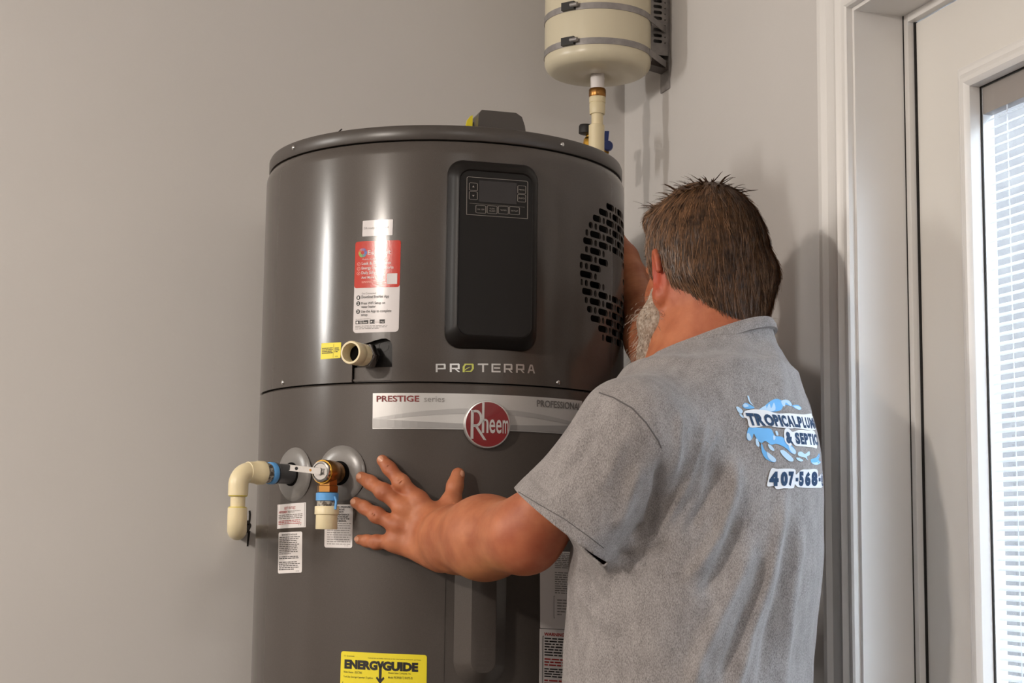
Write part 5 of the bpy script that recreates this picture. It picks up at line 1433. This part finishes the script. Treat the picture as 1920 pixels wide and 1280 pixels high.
# white outline behind the lettering
blobs([[(205, 300), (300, 275), (450, 285), (560, 318), (700, 318), (850, 330), (960, 330), (985, 480), (960, 500), (900, 500), (770, 480), (690, 482), (560, 470), (470, 455), (400, 460), (270, 470), (240, 380), (205, 360)],
       [(655, 485), (700, 490), (735, 520), (800, 500), (900, 505), (975, 520), (1000, 690), (960, 690), (860, 680), (770, 672), (735, 640), (715, 672), (680, 660), (650, 620), (640, 540)],
       [(500, 925), (570, 925), (660, 920), (760, 930), (770, 985), (830, 935), (900, 930), (1000, 930), (1015, 1010), (1060, 960), (1085, 1000), (1075, 1120), (1000, 1130), (880, 1130), (790, 1120), (760, 1090), (740, 1135), (640, 1135), (560, 1145), (530, 1110), (470, 1115), (458, 1080)]], M_PW, 'outline_print', .0018)
def gl(txt, xs, top, bot, bold, sh_=0.):
    bxs = []
    for (x0, x1) in xs:
        a, b = zc5(x0, top(x0)), zc5(x1, top(x1)); c, d = zc5(x0, bot(x0)), zc5(x1, bot(x1)); bxs.append((a[0], b[0], a[1], c[1], b[1], d[1], sh_))
    p = ShirtPrint(5.); p.glyphs(txt, bxs, bold); return p
lin = lambda x0, y0, x1, y1: (lambda x: y0 + (y1 - y0) * (x - x0) / (x1 - x0))
p = gl('TROPICAL', [(220, 302), (306, 402), (405, 505), (508, 562), (568, 592), (596, 652), (655, 712), (718, 760)], lin(220, 312, 760, 345), lin(220, 448, 760, 470), .06, 8); p.build('company_name', M_PN, shirt, .0024)
p = gl('PLUMB', [(778, 822), (828, 858), (864, 902), (908, 950), (956, 985)], lin(778, 350, 985, 372), lin(778, 472, 985, 490), .06, 5); p.build('company_name', M_PN, shirt, .0024)
p = gl('&SEPTIC', [(650, 722), (752, 802), (808, 846), (850, 893), (895, 935), (940, 955), (958, 992)], lin(650, 515, 992, 545), lin(650, 645, 992, 668), .06, 4); p.build('company_name', M_PN, shirt, .0024)
p = gl('407-568-0', [(480, 582), (605, 682), (692, 750), (768, 796), (806, 856), (870, 930), (940, 1006), (1018, 1040), (1046, 1076)], lambda x: 1020 if 768 <= x <= 796 or 1018 <= x <= 1040 else 952, lambda x: 1060 if 768 <= x <= 796 or 1018 <= x <= 1040 else 1112, .075, 0); p.build('phone_number', M_PN, shirt, .0024)

# ------------------------------------------------------------------ hair and beard
M_HAIR = mat('hair_brown', srgb(66, 46, 32), .45, spec=.35, noise=(160, srgb(96, 66, 44), .45, .75, 5))
M_BEARD = mat('beard_grey', srgb(150, 132, 116), .6, spec=.25, noise=(220, srgb(196, 182, 168), .4, .7, 4))
hf = Field(HEADC - [.17, .17, .20], HEADC + [.17, .17, .18], .0032)
hf.ell(hp(-.012, 0, .026), HAX, [.106, .0845, .103], .01)
hf.ell(hp(-.042, 0, .002), HAX, [.072, .081, .086], .02)
hf.cone(hp(-.075, .036, -.030), hp(-.085, .018, -.100), .034, .018, .02); hf.cone(hp(-.075, -.036, -.030), hp(-.085, -.018, -.108), .036, .022, .02)
hf.cone(hp(-.060, -.062, -.030), hp(-.062, -.050, -.085), .026, .018, .02)
hf.ell(hp(.048, .016, .086), HAX, [.040, .052, .024], .02)
hf.cone(hp(-.082, 0, -.045), hp(-.088, 0, -.104), .032, .020, .02)
# keep the face, ear and neck free
hf.ell(hp(.115, 0, -.040), HAX, [.085, .12, .105], .012, 'cut')
hf.ell(hp(.010, .092, -.042), HAX, [.036, .028, .050], .012, 'cut'); hf.ell(hp(.010, -.092, -.042), HAX, [.036, .028, .050], .012, 'cut')
hf.cone(hp(-.022, .060, -.088), hp(.030, .075, -.075), .034, .036, .012, op='cut')
Ph, Qh = hf.mesh(); Ph = relax(Ph, Qh, 2, .5)
Nh = vnormals(Ph, Qh)
hair = put('hair', np_mesh(Ph, Qh), man, M_HAIR, label='short brown hair, tousled at the crown')
hbv = BVHTree.FromPolygons([tuple(p) for p in Ph], [tuple(q) for q in Qh])
def strands(name, parent, m, n, seedpts, seednrm, length, width, lift, flow, seed, jit=.25, tree=None):
    r = np.random.default_rng(seed); V, F = [], []
    pick = r.integers(0, len(seedpts), n)
    for i in pick:
        p = np.array(seedpts[i]) - seednrm[i] * .0015; nn = seednrm[i]; L = length * (.6 + .8 * r.random()); k = 5
        d = flow(p, nn); d = unit(d + r.normal(0, jit, 3)); w = unit(np.cross(d, nn) + 1e-6) * width * (.6 + .8 * r.random()); lf = lift * r.random()
        b = len(V)
        for j in range(k):
            t = j / (k - 1); q = p + d * L * t + nn * (lf * math.sin(t * 1.6) * L + .0012)
            if tree is not None:
                nq, nv, _, _ = tree.find_nearest(Vector(q)); q = np.array(nq) + np.array(nv) * (.0006 + .0016 * r.random() * t + lf * L * t * t)
            ww = w * (1 - t ** 2) * .5 + w * .04; V += [q - ww, q + ww + nn * .0003]
            d = unit(d + flow(q, nn) * .15 + r.normal(0, .05, 3))
        for j in range(k - 1): F.append((b + 2 * j, b + 2 * j + 1, b + 2 * j + 3, b + 2 * j + 2))
    return put(name, pyd(V, F), parent, m, smooth=True)
crown = hp(-.035, -.01, .135)
def hflow(p, n):
    away = p - crown; away = away - n * (away @ n); g = -hU - n * (-hU @ n)
    return unit(unit(away + 1e-6) * .8 + g * .6 + hF * (.25 if (p - HEADC) @ hU > .07 else -.05))
strands('hair_strands', hair, mat('hair_light', srgb(104, 74, 50), .4, spec=.4, noise=(90, srgb(58, 40, 28), .4, .65, 4)), 6000, Ph, Nh, .034, .0010, .10, hflow, 3, .14, hbv)
strands('hair_highlights', hair, mat('hair_pale', srgb(138, 100, 70), .4, spec=.4), 1100, Ph, Nh, .036, .0008, .16, hflow, 4, .2, hbv)  # sparse set of lighter brown strands
top = ((Ph - HEADC) @ hU > .095)
strands('hair_tufts', hair, M_HAIR, 230, Ph[top], Nh[top], .018, .0030, .5, lambda p, n: unit(hflow(p, n) * .9 + n * .35 + hU * .1), 5, .3)
# grey beard on jaw and cheek
bf = Field(HEADC - [.16, .16, .22], HEADC + [.16, .16, .06], .003)
for s_ in (1, -1):
    bf.chain([hp(.020, .072 * s_, -.040), hp(.026, .078 * s_, -.085), hp(.052, .060 * s_, -.132), hp(.090, .026 * s_, -.150)], [.012, .024, .032, .030], .015)
bf.cone(hp(.092, .018, -.135), hp(.092, -.018, -.135), .026, .026, .015); bf.cone(hp(.102, .026, -.066), hp(.104, -.026, -.066), .008, .008, .01)
Pb_, Qb_ = bf.mesh(); Pb_ = relax(Pb_, Qb_, 2); Nb = vnormals(Pb_, Qb_)
beard = put('beard', np_mesh(Pb_, Qb_), man, M_BEARD, label='short grey beard along the jaw')
strands('beard_strands', beard, mat('beard_light', srgb(204, 192, 178), .5, noise=(90, srgb(128, 108, 92), .4, .6, 3)), 2600, Pb_, Nb, .013, .0007, .8, lambda p, n: unit(-hU * .8 + n * .5 - hF * .1), 9, .3)
